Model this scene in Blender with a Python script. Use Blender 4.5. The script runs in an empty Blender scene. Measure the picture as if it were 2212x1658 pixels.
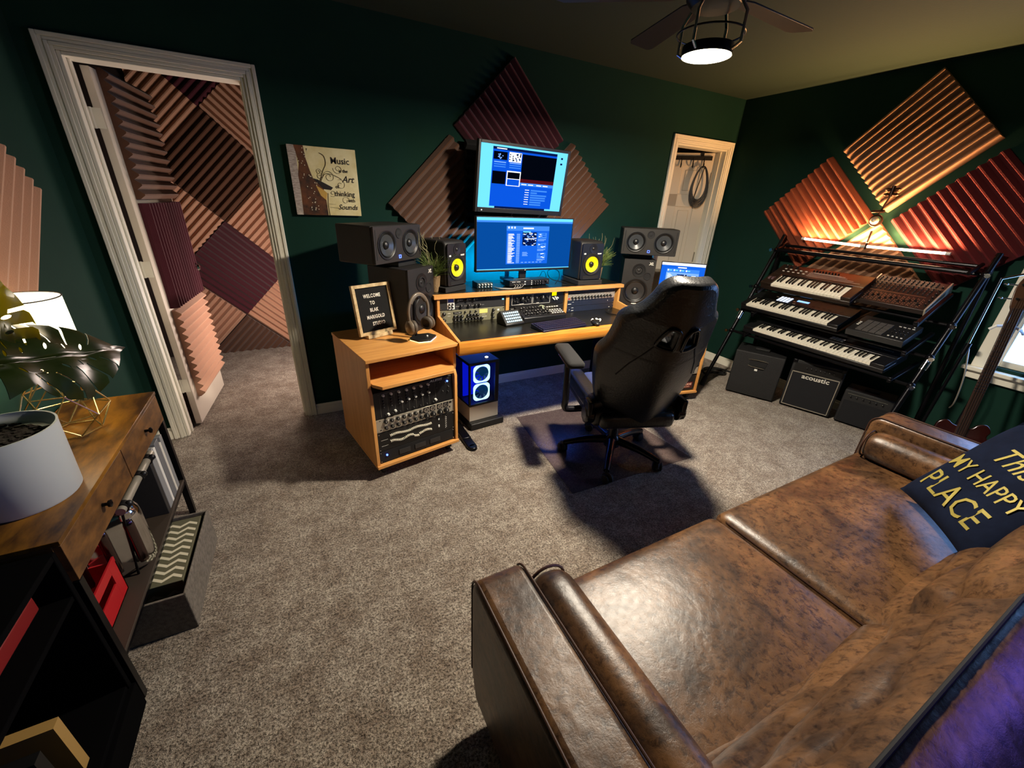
import bpy, bmesh, math, random
from mathutils import Matrix, Vector
random.seed(7)
C = bpy.context.scene.collection
S = bpy.context.scene
PI = math.pi
R = math.radians

# ------------------------------------------------------------------ camera
def cam_matrix(yaw, pitch, roll, loc):
    f = Vector((math.sin(yaw)*math.cos(pitch), math.cos(yaw)*math.cos(pitch), -math.sin(pitch)))
    r0 = Vector((math.cos(yaw), -math.sin(yaw), 0)); u0 = r0.cross(f)
    r = math.cos(roll)*r0 + math.sin(roll)*u0
    u = -math.sin(roll)*r0 + math.cos(roll)*u0
    m = Matrix((r, u, -f)).transposed().to_4x4(); m.translation = loc
    return m
cd = bpy.data.cameras.new('camera'); cam = bpy.data.objects.new('camera', cd); C.objects.link(cam)
cam.matrix_world = cam_matrix(0.49596676, 0.42657453, 0.04674896, Vector((0, 0, 1.5031)))
cd.sensor_width = 36; cd.lens = 864.785/2212*36; cd.clip_start = 0.02
S.camera = cam
# ------------------------------------------------------------------ world, light, exposure
S.view_settings.view_transform = 'Standard'; S.view_settings.look = 'None'
S.view_settings.gamma = 1; S.view_settings.use_curve_mapping = False
S.view_settings.exposure = 0.15
S.cycles.use_denoising = True
S.cycles.max_bounces = 6; S.cycles.transparent_max_bounces = 8
S.cycles.sample_clamp_indirect = 6
w = bpy.data.worlds.new('daylight'); S.world = w; w.use_nodes = True
w.node_tree.nodes['Background'].inputs[0].default_value = (0.22, 0.45, 1.0, 1)
w.node_tree.nodes['Background'].inputs[1].default_value = 9.0
def light(name, kind, loc, power, color, size=0.1, size_y=None, aim=None, shape='DISK', spread=None, portal=False):
    d = bpy.data.lights.new(name, kind); o = bpy.data.objects.new(name, d); C.objects.link(o)
    o.location = loc; d.energy = power; d.color = color
    if kind == 'AREA':
        d.shape = shape; d.size = size
        if size_y: d.size_y = size_y
        if spread: d.spread = spread
        if portal: d.cycles.is_portal = True
    elif kind in ('POINT', 'SPOT'): d.shadow_soft_size = size
    if aim is not None:
        o.rotation_euler = (Vector(aim)-Vector(loc)).to_track_quat('-Z', 'Y').to_euler()
    return o
WARM = (1.0, 0.83, 0.62)
light('ceiling_lamp_light', 'AREA', (1.63, 1.47, 2.075), 84, (1.0, 0.88, 0.71), 0.17, aim=(1.63, 1.47, 0))
light('table_lamp_light', 'POINT', (-0.81, 1.84, 1.06), 12.0, WARM, 0.035)
light('booth_light', 'POINT', (0.02, 3.70, 0.70), 34, (1.0, 0.80, 0.70), 0.22)
light('window_portal', 'AREA', (3.97, 0.25, 1.2), 1, (1, 1, 1), 1.1, 1.35, aim=(0, 0.25, 1.2), shape='RECTANGLE', portal=True)
light('purple_fill_light', 'AREA', (2.1, -1.05, 1.25), 0.8, (0.22, 0.14, 1.0), 0.8, 0.08, aim=(1.0, -0.12, 0.72), shape='RECTANGLE', spread=R(60))  # unseen source, added to tint the sofa back purple
light('desk_strip_light', 'AREA', (1.6, 2.80, 1.10), 42, (0.0, 0.36, 1.0), 0.9, 0.02, aim=(1.6, 2.97, 1.02), shape='RECTANGLE')
light('under_desk_light', 'AREA', (1.55, 2.72, 0.60), 1.6, (0.05, 0.16, 1.0), 1.2, 0.02, aim=(1.5, 2.5, 0.0), shape='RECTANGLE')

# ------------------------------------------------------------------ materials
def lin(h):
    h = h.lstrip('#'); v = [int(h[i:i+2], 16)/255 for i in (0, 2, 4)]
    return tuple(x/12.92 if x <= 0.04045 else ((x+0.055)/1.055)**2.4 for x in v) + (1,)
_m = {}
def mat(name, col, rough=0.5, metal=0.0, col2=None, scale=8, stretch=None, bump=0.0, bscale=60, emit=None, es=0, alpha=1, spec=0.5, detail=4, trans=0, coat=0, lo=0.35, hi=0.65, sheen=0):
    if name in _m: return _m[name]
    m = bpy.data.materials.new(name); m.use_nodes = True; _m[name] = m
    nt = m.node_tree; b = nt.nodes['Principled BSDF']
    b.inputs['Base Color'].default_value = lin(col)
    b.inputs['Roughness'].default_value = rough; b.inputs['Metallic'].default_value = metal
    b.inputs['Specular IOR Level'].default_value = spec
    b.inputs['Alpha'].default_value = alpha
    if trans: b.inputs['Transmission Weight'].default_value = trans
    if coat: b.inputs['Coat Weight'].default_value = coat; b.inputs['Coat Roughness'].default_value = 0.15
    if sheen: b.inputs['Sheen Weight'].default_value = sheen
    if emit:
        b.inputs['Emission Color'].default_value = lin(emit); b.inputs['Emission Strength'].default_value = es
    if col2 or bump:
        tc = nt.nodes.new('ShaderNodeTexCoord'); mp = nt.nodes.new('ShaderNodeMapping')
        nt.links.new(tc.outputs['Object'], mp.inputs[0])
        if stretch: mp.inputs['Scale'].default_value = stretch
    if col2:
        n = nt.nodes.new('ShaderNodeTexNoise'); n.inputs['Scale'].default_value = scale; n.inputs['Detail'].default_value = detail
        n.inputs['Roughness'].default_value = 0.65
        nt.links.new(mp.outputs[0], n.inputs['Vector'])
        r = nt.nodes.new('ShaderNodeValToRGB'); r.color_ramp.elements[0].position = lo; r.color_ramp.elements[1].position = hi
        r.color_ramp.elements[0].color = lin(col); r.color_ramp.elements[1].color = lin(col2)
        nt.links.new(n.outputs['Fac'], r.inputs[0]); nt.links.new(r.outputs[0], b.inputs['Base Color'])
    if bump:
        n2 = nt.nodes.new('ShaderNodeTexNoise'); n2.inputs['Scale'].default_value = bscale; n2.inputs['Detail'].default_value = 3
        nt.links.new(mp.outputs[0], n2.inputs['Vector'])
        bp = nt.nodes.new('ShaderNodeBump'); bp.inputs['Strength'].default_value = bump; bp.inputs['Distance'].default_value = 0.01
        nt.links.new(n2.outputs['Fac'], bp.inputs['Height']); nt.links.new(bp.outputs[0], b.inputs['Normal'])
    return m
WALL = mat('wall_paint', '#15322a', 0.85, spec=0.12, bump=0.04, bscale=120, col2='#16352c', scale=3)
CEIL = mat('ceiling_paint', '#1e3024', 0.9, bump=0.06, bscale=90)
TRIM = mat('trim_paint', '#f4f0e0', 0.35)
DOORP = mat('door_paint', '#e2d8c8', 0.4)
WOOD = mat('maple_laminate', '#c98a45', 0.42, col2='#e0a45c', scale=3.0, stretch=(1.2, 14, 14), lo=0.3, hi=0.7)
WOODV = mat('maple_laminate_upright', '#c98a45', 0.42, col2='#dfa45e', scale=3.0, stretch=(9, 9, 0.9), lo=0.3, hi=0.7)
OAK = mat('oak_edge', '#b86a1c', 0.35, col2='#df9a3c', scale=3.0, stretch=(1.0, 22, 22), lo=0.3, hi=0.7)
RUSTIC = mat('rustic_brown_board', '#3a2412', 0.3, col2='#a87222', scale=3.2, stretch=(3.0, 1.0, 1), lo=0.36, hi=0.66, detail=6)
RUSTF = mat('rustic_drawer_board', '#4a3018', 0.5, col2='#7a5226', scale=6, stretch=(1, 2, 5))
BLACK = mat('black_plastic', '#121213', 0.42)
BLACKM = mat('black_matte', '#0e0e10', 0.8)
BLACKV = mat('black_vinyl_wrap', '#1c1a19', 0.55, bump=0.15, bscale=300)
DESKT = mat('black_desktop', '#16150f', 0.28, bump=0.03, bscale=200)
GREYP = mat('dark_grey_panel', '#2c2c2d', 0.45)
METAL = mat('black_metal', '#16161a', 0.3, metal=0.7)
CHROME = mat('chrome', '#d8d8d8', 0.12, metal=1)
SILVER = mat('brushed_silver', '#b9b2a2', 0.35, metal=0.5)
OLIVE = mat('champagne_panel', '#8b886f', 0.4, metal=0.3)
WHITE = mat('white_plastic', '#e8e8e2', 0.4)
KEYW = mat('ivory_key', '#efe9d8', 0.3)
KEYB = mat('ebony_key', '#0b0b0b', 0.25)
MARK = mat('white_print', '#d5d2c8', 0.6)
YELLOW = mat('yellow_kevlar', '#f7e400', 0.5, emit='#f7e400', es=0.0)
F_BROWN = mat('brown_foam', '#5e3c28', 0.95, bump=0.25, bscale=260, sheen=0.2)
F_BEIGE = mat('beige_foam', '#c29478', 0.95, bump=0.25, bscale=260, sheen=0.2)
F_BURG = mat('burgundy_foam', '#4a0f20', 0.95, bump=0.25, bscale=260, sheen=0.2)
F_RED = mat('red_foam', '#560a12', 0.95, bump=0.25, bscale=260)
F_ORANGE = mat('terracotta_foam', '#7c3a22', 0.95, bump=0.25, bscale=260)
F_CREAM = mat('cream_foam', '#8c6850', 0.95, bump=0.25, bscale=260)
F_BLACK = mat('black_foam', '#0b0b0c', 0.95, bump=0.25, bscale=260)
RUBBER = mat('rubber', '#0c0c0d', 0.7)
CONE = mat('speaker_cone', '#2b2b2c', 0.38)
FABRIC = mat('black_fabric', '#1b1b1c', 0.9, bump=0.3, bscale=400)
def emat(name, col, s): return mat(name, '#000000', 0.9, emit=col, es=s, spec=0.0)
BLUELED = emat('blue_led', '#4a66ff', 6)
WHITELED = emat('white_led', '#ffffff', 3)

def carpet():
    m = bpy.data.materials.new('carpet'); m.use_nodes = True; nt = m.node_tree; b = nt.nodes['Principled BSDF']
    b.inputs['Roughness'].default_value = 1.0; b.inputs['Specular IOR Level'].default_value = 0.1; b.inputs['Sheen Weight'].default_value = 0.25
    tc = nt.nodes.new('ShaderNodeTexCoord')
    def noise(s, d, r=0.6):
        n = nt.nodes.new('ShaderNodeTexNoise'); n.inputs['Scale'].default_value = s; n.inputs['Detail'].default_value = d
        n.inputs['Roughness'].default_value = r
        nt.links.new(tc.outputs['Object'], n.inputs['Vector']); return n
    big = noise(7, 5, 0.7); fine = noise(125, 3, 0.75); mid = noise(38, 4, 0.7)
    def ramp(n, c0, c1, p0, p1):
        r = nt.nodes.new('ShaderNodeValToRGB'); r.color_ramp.elements[0].position = p0; r.color_ramp.elements[1].position = p1
        r.color_ramp.elements[0].color = lin(c0); r.color_ramp.elements[1].color = lin(c1)
        nt.links.new(n.outputs['Fac'], r.inputs[0]); return r
    r1 = ramp(big, '#a69582', '#d0c4b2', 0.38, 0.62)
    r2 = ramp(fine, '#54463a', '#ffffff', 0.38, 0.58)
    r3 = ramp(mid, '#9a8c84', '#ffffff', 0.38, 0.60)
    m1 = nt.nodes.new('ShaderNodeMixRGB'); m1.blend_type = 'MULTIPLY'; m1.inputs[0].default_value = 0.88
    nt.links.new(r1.outputs[0], m1.inputs[1]); nt.links.new(r2.outputs[0], m1.inputs[2])
    m2 = nt.nodes.new('ShaderNodeMixRGB'); m2.blend_type = 'MULTIPLY'; m2.inputs[0].default_value = 0.6
    nt.links.new(m1.outputs[0], m2.inputs[1]); nt.links.new(r3.outputs[0], m2.inputs[2])
    nt.links.new(m2.outputs[0], b.inputs['Base Color'])
    bp = nt.nodes.new('ShaderNodeBump'); bp.inputs['Strength'].default_value = 0.9; bp.inputs['Distance'].default_value = 0.012
    nt.links.new(fine.outputs['Fac'], bp.inputs['Height'])
    bp2 = nt.nodes.new('ShaderNodeBump'); bp2.inputs['Strength'].default_value = 0.6; bp2.inputs['Distance'].default_value = 0.02
    nt.links.new(mid.outputs['Fac'], bp2.inputs['Height']); nt.links.new(bp.outputs[0], bp2.inputs['Normal'])
    nt.links.new(bp2.outputs[0], b.inputs['Normal'])
    return m
CARPET = carpet()
def leather():
    m = bpy.data.materials.new('distressed_leather'); m.use_nodes = True; nt = m.node_tree; b = nt.nodes['Principled BSDF']
    tc = nt.nodes.new('ShaderNodeTexCoord')
    def noise(s, d, r=0.6, dist=0):
        n = nt.nodes.new('ShaderNodeTexNoise'); n.inputs['Scale'].default_value = s; n.inputs['Detail'].default_value = d
        n.inputs['Roughness'].default_value = r; n.inputs['Distortion'].default_value = dist
        nt.links.new(tc.outputs['Object'], n.inputs['Vector']); return n
    a = noise(5, 6, 0.65, 0.6); f = noise(46, 6, 0.75, 0.3); g = noise(260, 2)
    r = nt.nodes.new('ShaderNodeValToRGB'); r.color_ramp.elements[0].position = 0.36; r.color_ramp.elements[1].position = 0.66
    r.color_ramp.elements[0].color = lin('#3a281b'); r.color_ramp.elements[1].color = lin('#745233')
    nt.links.new(a.outputs['Fac'], r.inputs[0])
    r2 = nt.nodes.new('ShaderNodeValToRGB'); r2.color_ramp.elements[0].position = 0.36; r2.color_ramp.elements[1].position = 0.52
    r2.color_ramp.elements[0].color = lin('#6e5a50'); r2.color_ramp.elements[1].color = lin('#ffffff')
    nt.links.new(f.outputs['Fac'], r2.inputs[0])
    mx = nt.nodes.new('ShaderNodeMixRGB'); mx.blend_type = 'MULTIPLY'; mx.inputs[0].default_value = 0.85
    nt.links.new(r.outputs[0], mx.inputs[1]); nt.links.new(r2.outputs[0], mx.inputs[2]); nt.links.new(mx.outputs[0], b.inputs['Base Color'])
    b.inputs['Roughness'].default_value = 0.35
    bp = nt.nodes.new('ShaderNodeBump'); bp.inputs['Strength'].default_value = 0.25; bp.inputs['Distance'].default_value = 0.004
    nt.links.new(f.outputs['Fac'], bp.inputs['Height'])
    bp2 = nt.nodes.new('ShaderNodeBump'); bp2.inputs['Strength'].default_value = 0.16; bp2.inputs['Distance'].default_value = 0.02
    wv = noise(7, 2, 0.5, 0.6); nt.links.new(wv.outputs['Fac'], bp2.inputs['Height']); nt.links.new(bp.outputs[0], bp2.inputs['Normal'])
    nt.links.new(bp2.outputs[0], b.inputs['Normal'])
    return m
LEATHER = leather()
PIPING = mat('dark_piping', '#3a2216', 0.45)

# ------------------------------------------------------------------ mesh builder
class B:
    def __init__(s, M=None): s.v = []; s.f = []; s.mi = []; s.sm = []; s.M = M or Matrix(); s.i = 0; s.smooth = False
    def add(s, vs, fs):
        n = len(s.v); s.v += [tuple(s.M @ Vector(p)) for p in vs]
        for f in fs: s.f.append([n+k for k in f]); s.mi.append(s.i)
        return s
    def box(s, x0, x1, y0, y1, z0, z1):
        v = [(x, y, z) for x in (x0, x1) for y in (y0, y1) for z in (z0, z1)]
        return s.add(v, [(0,1,3,2), (4,6,7,5), (0,4,5,1), (2,3,7,6), (0,2,6,4), (1,5,7,3)])
    def cyl(s, p0, p1, r0, r1=None, n=16, cap=True):
        r1 = r0 if r1 is None else r1
        p0 = Vector(p0); p1 = Vector(p1); d = (p1-p0).normalized()
        a = d.orthogonal().normalized(); b = d.cross(a)
        v = []
        for p, r in ((p0, r0), (p1, r1)):
            for k in range(n):
                t = 2*PI*k/n; v.append(p + r*(math.cos(t)*a + math.sin(t)*b))
        f = [(k, (k+1) % n, n+(k+1) % n, n+k) for k in range(n)]
        if cap: f += [tuple(range(n))[::-1], tuple(range(n, 2*n))]
        return s.add(v, f)
    def tube(s, pts, r, n=8, closed=False):
        pts = [Vector(p) for p in pts]; m = len(pts); v = []; f = []
        a = None
        for i, p in enumerate(pts):
            if closed: d = (pts[(i+1) % m]-pts[i-1]).normalized()
            else: d = (pts[min(i+1, m-1)]-pts[max(i-1, 0)]).normalized()
            if a is None: a = d.orthogonal().normalized()
            a = (a - d*a.dot(d)); a = a.normalized() if a.length > 1e-6 else d.orthogonal().normalized()
            b = d.cross(a); rr = r[i] if isinstance(r, (list, tuple)) else r
            for k in range(n):
                t = 2*PI*k/n; v.append(p + rr*(math.cos(t)*a+math.sin(t)*b))
        L = m if closed else m-1
        for i in range(L):
            j = (i+1) % m
            for k in range(n): f.append((i*n+k, i*n+(k+1) % n, j*n+(k+1) % n, j*n+k))
        if not closed: f += [tuple(range(n))[::-1], tuple(range((m-1)*n, m*n))]
        return s.add(v, f)
    def lathe(s, prof, c=(0, 0, 0), axis='z', n=24, closed=True):
        v = []; f = []; m = len(prof)
        for (r, h) in prof:
            for k in range(n):
                t = 2*PI*k/n; x, y = r*math.cos(t), r*math.sin(t)
                p = {'z': (x, y, h), 'y': (x, h, y), 'x': (h, x, y)}[axis]
                v.append((c[0]+p[0], c[1]+p[1], c[2]+p[2]))
        for i in range(m-1):
            for k in range(n): f.append((i*n+k, i*n+(k+1) % n, (i+1)*n+(k+1) % n, (i+1)*n+k))
        if closed: f += [tuple(range(n)), tuple(range((m-1)*n, m*n))]
        return s.add(v, f)
    def prism(s, pts, a, b, plane='xy'):
        # polygon pts in plane, extruded from a to b on the remaining axis
        def P(u, w, h): return {'xy': (u, w, h), 'xz': (u, h, w), 'yz': (h, u, w)}[plane]
        n = len(pts); v = [P(u, w, a) for u, w in pts]+[P(u, w, b) for u, w in pts]
        f = [(k, (k+1) % n, n+(k+1) % n, n+k) for k in range(n)]+[tuple(range(n)), tuple(range(n, 2*n))]
        return s.add(v, f)
    def quad(s, *p): return s.add(list(p), [tuple(range(len(p)))])
    def sphere(s, c, r, n=12, sc=(1, 1, 1)):
        prof = [(max(1e-4, math.sin(PI*k/(n//2+2)))*1.0, -math.cos(PI*k/(n//2+2))) for k in range(n//2+3)]
        v = []; f = []
        for (rr, h) in prof:
            for k in range(n):
                t = 2*PI*k/n; v.append((c[0]+r*sc[0]*rr*math.cos(t), c[1]+r*sc[1]*rr*math.sin(t), c[2]+r*sc[2]*h))
        for i in range(len(prof)-1):
            for k in range(n): f.append((i*n+k, i*n+(k+1) % n, (i+1)*n+(k+1) % n, (i+1)*n+k))
        return s.add(v, f)
    def cushion(s, x0, x1, y0, y1, z0, z1, r=0.04, puff=0.02, n=14, wave=0):
        c = Vector(((x0+x1)/2, (y0+y1)/2, (z0+z1)/2)); h = Vector(((x1-x0)/2, (y1-y0)/2, (z1-z0)/2))
        bm = bmesh.new(); bmesh.ops.create_cube(bm, size=2)
        bmesh.ops.subdivide_edges(bm, edges=bm.edges[:], cuts=n, use_grid_fill=True)
        for v in bm.verts:
            # bias samples to the edges so that the rounding gets enough faces
            q = Vector([math.copysign(1-(1-abs(t))**1.5, t) for t in v.co])
            p = Vector([q[k]*h[k] for k in range(3)])
            inn = Vector([max(-(h[k]-r), min(h[k]-r, p[k])) for k in range(3)])
            d = p-inn
            if d.length > 1e-6: p = inn+d.normalized()*r
            e = (1-q.x**2)*(1-q.y**2)
            if q.z > 0: p.z += puff*e*q.z
            if wave: p.z += wave*e*math.sin(9*p.x+5*p.y)*max(q.z, 0)
            v.co = p+c
        bm.verts.ensure_lookup_table()
        vs = [v.co.copy() for v in bm.verts]; idx = {v: i for i, v in enumerate(bm.verts)}
        fs = [[idx[v] for v in f.verts] for f in bm.faces]; bm.free()
        return s.add(vs, fs)
    def mesh(s, name, mats, smooth=35, clip=None):
        me = bpy.data.meshes.new(name); me.from_pydata(s.v, [], s.f)
        mats = mats if isinstance(mats, (list, tuple)) else [mats]
        for m in mats: me.materials.append(m)
        me.polygons.foreach_set('material_index', s.mi)
        bm = bmesh.new(); bm.from_mesh(me)
        bmesh.ops.recalc_face_normals(bm, faces=bm.faces[:])
        for co, no in (clip or []):
            g = bmesh.ops.bisect_plane(bm, geom=bm.verts[:]+bm.edges[:]+bm.faces[:], plane_co=co, plane_no=no, clear_outer=True)
            ed = [e for e in g['geom_cut'] if isinstance(e, bmesh.types.BMEdge)]
            if ed: bmesh.ops.contextual_create(bm, geom=ed)
        bm.to_mesh(me); bm.free()
        me.polygons.foreach_set('use_smooth', [True]*len(me.polygons))
        if smooth < 180: me.set_sharp_from_angle(angle=R(smooth))
        me.update()
        return me
    def build(s, name, mats, parent=None, bevel=0, smooth=35, clip=None, segs=2):
        return inst(name, s.mesh(name, mats, smooth, clip), parent, bevel=bevel, segs=segs)
def inst(name, me, parent=None, loc=(0, 0, 0), rot=(0, 0, 0), bevel=0, segs=2, scale=None):
    o = bpy.data.objects.new(name, me); C.objects.link(o); o.parent = parent
    o.location = loc; o.rotation_euler = rot
    if scale: o.scale = scale
    if bevel:
        b = o.modifiers.new('b', 'BEVEL'); b.width = bevel; b.segments = segs; b.limit_method = 'ANGLE'; b.angle_limit = R(40)
        b.harden_normals = False
    return o
def tag(o, label, cat, group=None):
    o['label'] = label; o['category'] = cat
    if group: o['group'] = group
    return o
def thing(name, label, cat, loc=(0, 0, 0), rz=0, group=None, rot=None):
    o = bpy.data.objects.new(name, None); C.objects.link(o); o.empty_display_size = 0.05
    o.location = loc; o.rotation_euler = rot or (0, 0, rz)
    return tag(o, label, cat, group)
def struct(name, b, m, **k):
    o = b.build(name, m, **k); o['kind'] = 'structure'; return o
def text(name, s, size, m, parent, loc, rot=(PI/2, 0, 0), ext=0.0006, align='CENTER', shear=0, sx=1, bold=0, spacing=1, line=1):
    cu = bpy.data.curves.new(name, 'FONT'); cu.body = s; cu.size = size; cu.extrude = ext; cu.align_x = align; cu.align_y = 'CENTER'
    cu.shear = shear; cu.offset = bold; cu.space_character = spacing; cu.resolution_u = 2; cu.space_line = line
    t = bpy.data.objects.new(name+'_tmp', cu)
    me = bpy.data.meshes.new_from_object(t)
    bpy.data.objects.remove(t); bpy.data.curves.remove(cu)
    me.materials.clear(); me.materials.append(m); me.name = name
    o = inst(name, me, parent, loc, rot)
    if sx != 1: o.scale = (sx, 1, 1)
    return o
def flat_curve(outlines, ext, bev=0.0, res=2):
    cu = bpy.data.curves.new('c', 'CURVE'); cu.dimensions = '2D'; cu.fill_mode = 'BOTH'; cu.extrude = ext; cu.bevel_depth = bev; cu.bevel_resolution = res
    for ol in outlines:
        sp = cu.splines.new('POLY'); sp.points.add(len(ol)-1); sp.use_cyclic_u = True
        for p, q in zip(sp.points, ol): p.co = (q[0], q[1], 0, 1)
    t = bpy.data.objects.new('t', cu); me = bpy.data.meshes.new_from_object(t)
    bpy.data.objects.remove(t); bpy.data.curves.remove(cu)
    return me
def smooth_loop(pts, k=4):
    out = []; n = len(pts)
    for i in range(n):
        p0, p1, p2, p3 = [Vector(pts[(i+j-1) % n]) for j in range(4)]
        for t in range(k):
            u = t/k
            out.append(tuple(0.5*((2*p1)+(p2-p0)*u+(2*p0-5*p1+4*p2-p3)*u*u+(3*p1-p0-3*p2+p3)*u**3)))
    return out
def spl(pts, k=6):
    pts = [Vector(p) for p in pts]; out = []; n = len(pts)
    for i in range(n-1):
        p0 = pts[max(i-1, 0)]; p1 = pts[i]; p2 = pts[i+1]; p3 = pts[min(i+2, n-1)]
        for t in range(k):
            u = t/k
            out.append(0.5*((2*p1)+(p2-p0)*u+(2*p0-5*p1+4*p2-p3)*u*u+(3*p1-p0-3*p2+p3)*u**3))
    return out+[pts[-1]]

# ------------------------------------------------------------------ room
YB, XR, XL, ZC = 2.978, 3.93, -0.945, 2.45
X1, X2, C1, C2, DH = -0.815, -0.092, 3.155, 3.835, 2.04
struct('floor', B().box(-2.2, 4.4, -1.3, 4.8, -0.1, 0.0), CARPET)
struct('ceiling', B().box(-2.2, 4.4, -1.3, 4.8, ZC, ZC+0.1), CEIL)
b = B()
for x0, x1, z0, z1 in ((-2.2, X1, 0, ZC), (X1, X2, DH, ZC), (X2, C1, 0, ZC), (C1, C2, DH, ZC), (C2, 4.05, 0, ZC)):
    b.box(x0, x1, YB, YB+0.12, z0, z1)
struct('wall_back', b, WALL)
struct('wall_left', B().box(XL-0.12, XL, -1.3, YB, 0, ZC), WALL)
WY0, WY1, WZ0, WZ1 = -0.25, 0.72, 0.66, 1.85
b = B()
b.box(XR, XR+0.12, -1.3, WY0, 0, ZC); b.box(XR, XR+0.12, WY1, YB+0.12, 0, ZC)
b.box(XR, XR+0.12, WY0, WY1, 0, WZ0); b.box(XR, XR+0.12, WY0, WY1, WZ1, ZC)
struct('wall_right', b, WALL)
struct('wall_front', B().box(-1.1, 4.1, -1.3, -1.2, 0, ZC), WALL)
struct('wall_booth', B().box(-2.2, -2.1, YB+.12, 4.8, 0, ZC).box(0.32, 0.42, YB+.12, 4.8, 0, ZC).box(-2.2, 0.42, 4.70, 4.8, 0, ZC), mat('booth_wall', '#2a201c', 0.8))
struct('wall_closet', B().box(2.7, 2.8, YB+.12, 4.1, 0, ZC).box(2.7, 4.2, 4.1, 4.2, 0, ZC).box(4.05, 4.15, YB+.12, 4.1, 0, ZC), mat('closet_wall', '#9c8c7c', 0.8))
# door casings : stepped moulding running up, over and down
def casing(name, x0, x1, zt, y=YB, w=0.062):
    b = B()
    steps = [(0.0, 0.010), (0.014, 0.016), (0.030, 0.013), (0.044, 0.019)]
    wid = [0.014, 0.016, 0.014, 0.018]
    for (o, t), ww in zip(steps, wid):
        a0, a1 = o, o+ww
        b.box(x0-a1, x0-a0, y-t, y, 0, zt+a1); b.box(x1+a0, x1+a1, y-t, y, 0, zt+a1); b.box(x0-a0, x1+a0, y-t, y, zt+a0, zt+a1)
    # jambs and stop
    b.box(x0, x0+0.016, y-0.002, y+0.122, 0, zt); b.box(x1-0.016, x1, y-0.002, y+0.122, 0, zt); b.box(x0+.016, x1-.016, y-0.002, y+0.122, zt-0.016, zt)
    b.box(x0+0.016, x0+0.026, y+0.05, y+0.075, 0, zt-.016); b.box(x1-0.026, x1-0.016, y+0.05, y+0.075, 0, zt-.016)
    return struct(name, b, TRIM, bevel=0.003)
casing('trim_1', X1, X2, DH); casing('trim_2', C1, C2, DH)
def skirting(name, pts):
    b = B()
    for (x0, x1, y0, y1, ax) in pts:
        if ax == 'x':
            b.box(x0, x1, y0-0.014, y0, 0, 0.062); b.box(x0, x1, y0-0.009, y0, 0.062, 0.082)
        elif ax == 'r':
            b.box(x0-0.014, x0, y0, y1, 0, 0.062); b.box(x0-0.009, x0, y0, y1, 0.062, 0.082)
        else:
            b.box(x0, x0+0.014, y0, y1, 0, 0.062); b.box(x0, x0+0.009, y0, y1, 0.062, 0.082)
    return struct(name, b, TRIM, bevel=0.002)
skirting('baseboard_back', [(X2+.064, C1-.064, YB, 0, 'x'), (XL, X1-.064, YB, 0, 'x')])
skirting('baseboard_right', [(XR, 0, -1.2, YB, 'r')]); skirting('baseboard_left', [(XL, 0, -1.2, YB-.02, 'l')])
# window with frame, sill and pane
o = struct('window_1', B().box(XR-0.02, XR+0.03, WY0-0.07, WY0, WZ0-0.02, WZ1+0.07).box(XR-0.02, XR+0.03, WY1, WY1+0.07, WZ0-0.02, WZ1+0.07)
           .box(XR-0.02, XR+0.03, WY0, WY1, WZ1, WZ1+0.07).box(XR+0.05, XR+0.09, WY0, WY0+.04, WZ0, WZ1).box(XR+0.05, XR+0.09, WY1-.04, WY1, WZ0, WZ1)
           .box(XR+0.05, XR+0.09, WY0+.04, WY1-.04, WZ0, WZ0+.04).box(XR+0.05, XR+0.09, WY0+.04, WY1-.04, WZ1-.04, WZ1).box(XR+0.045, XR+0.085, WY0+.04, WY1-.04, 1.22, 1.27), TRIM, bevel=0.003)
B().box(XR-0.06, XR+0.05, WY0-0.1, WY1+0.1, WZ0-0.045, WZ0-0.02).box(XR-0.03, XR, WY0-.07, WY1+.07, WZ0-.10, WZ0-.045).build('window_sill', TRIM, o, bevel=0.004)
B().box(XR+0.065, XR+0.070, WY0+.04, WY1-.04, WZ0+.04, WZ1-.04).build('pane', mat('window_glass', '#ffffff', 0.02, alpha=0.12), o)

# ------------------------------------------------------------------ foam panels
def foam_mesh(name, m, size=0.61, nr=12, base=0.018, depth=0.05, w=None):
    w = w or size; p = [(-size/2, 0), (size/2, 0), (size/2, base)]; pitch = size/nr
    for k in range(nr):
        y = size/2-(k)*pitch
        p += [(y-pitch*0.42, depth), (y-pitch*0.58, depth), (y-pitch, base)]
    p[-1] = (-size/2, base)
    b = B(); n = len(p); h = w/2
    vs = [(-h, y, z) for y, z in p]+[(h, y, z) for y, z in p]
    fs = [(k, (k+1) % n, n+(k+1) % n, n+k) for k in range(n)]
    # end caps : quads under every ridge
    b.add(vs, fs)
    for x in (-h, h):
        for k in range(nr):
            y0 = size/2-k*pitch; y1 = y0-pitch
            b.quad((x, y0, 0), (x, y0, base), (x, y0-pitch*.42, depth), (x, y0-pitch*.58, depth), (x, y1, base), (x, y1, 0))
    return b.mesh(name, m, smooth=30)
def frame_on(n):
    if n == 'back': return Matrix(((1, 0, 0), (0, 0, -1), (0, 1, 0)))      # columns u, v, n
    if n == 'right': return Matrix(((0, 0, -1), (-1, 0, 0), (0, 1, 0)))
    if n == 'left': return Matrix(((0, 0, 1), (1, 0, 0), (0, 1, 0)))
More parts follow.
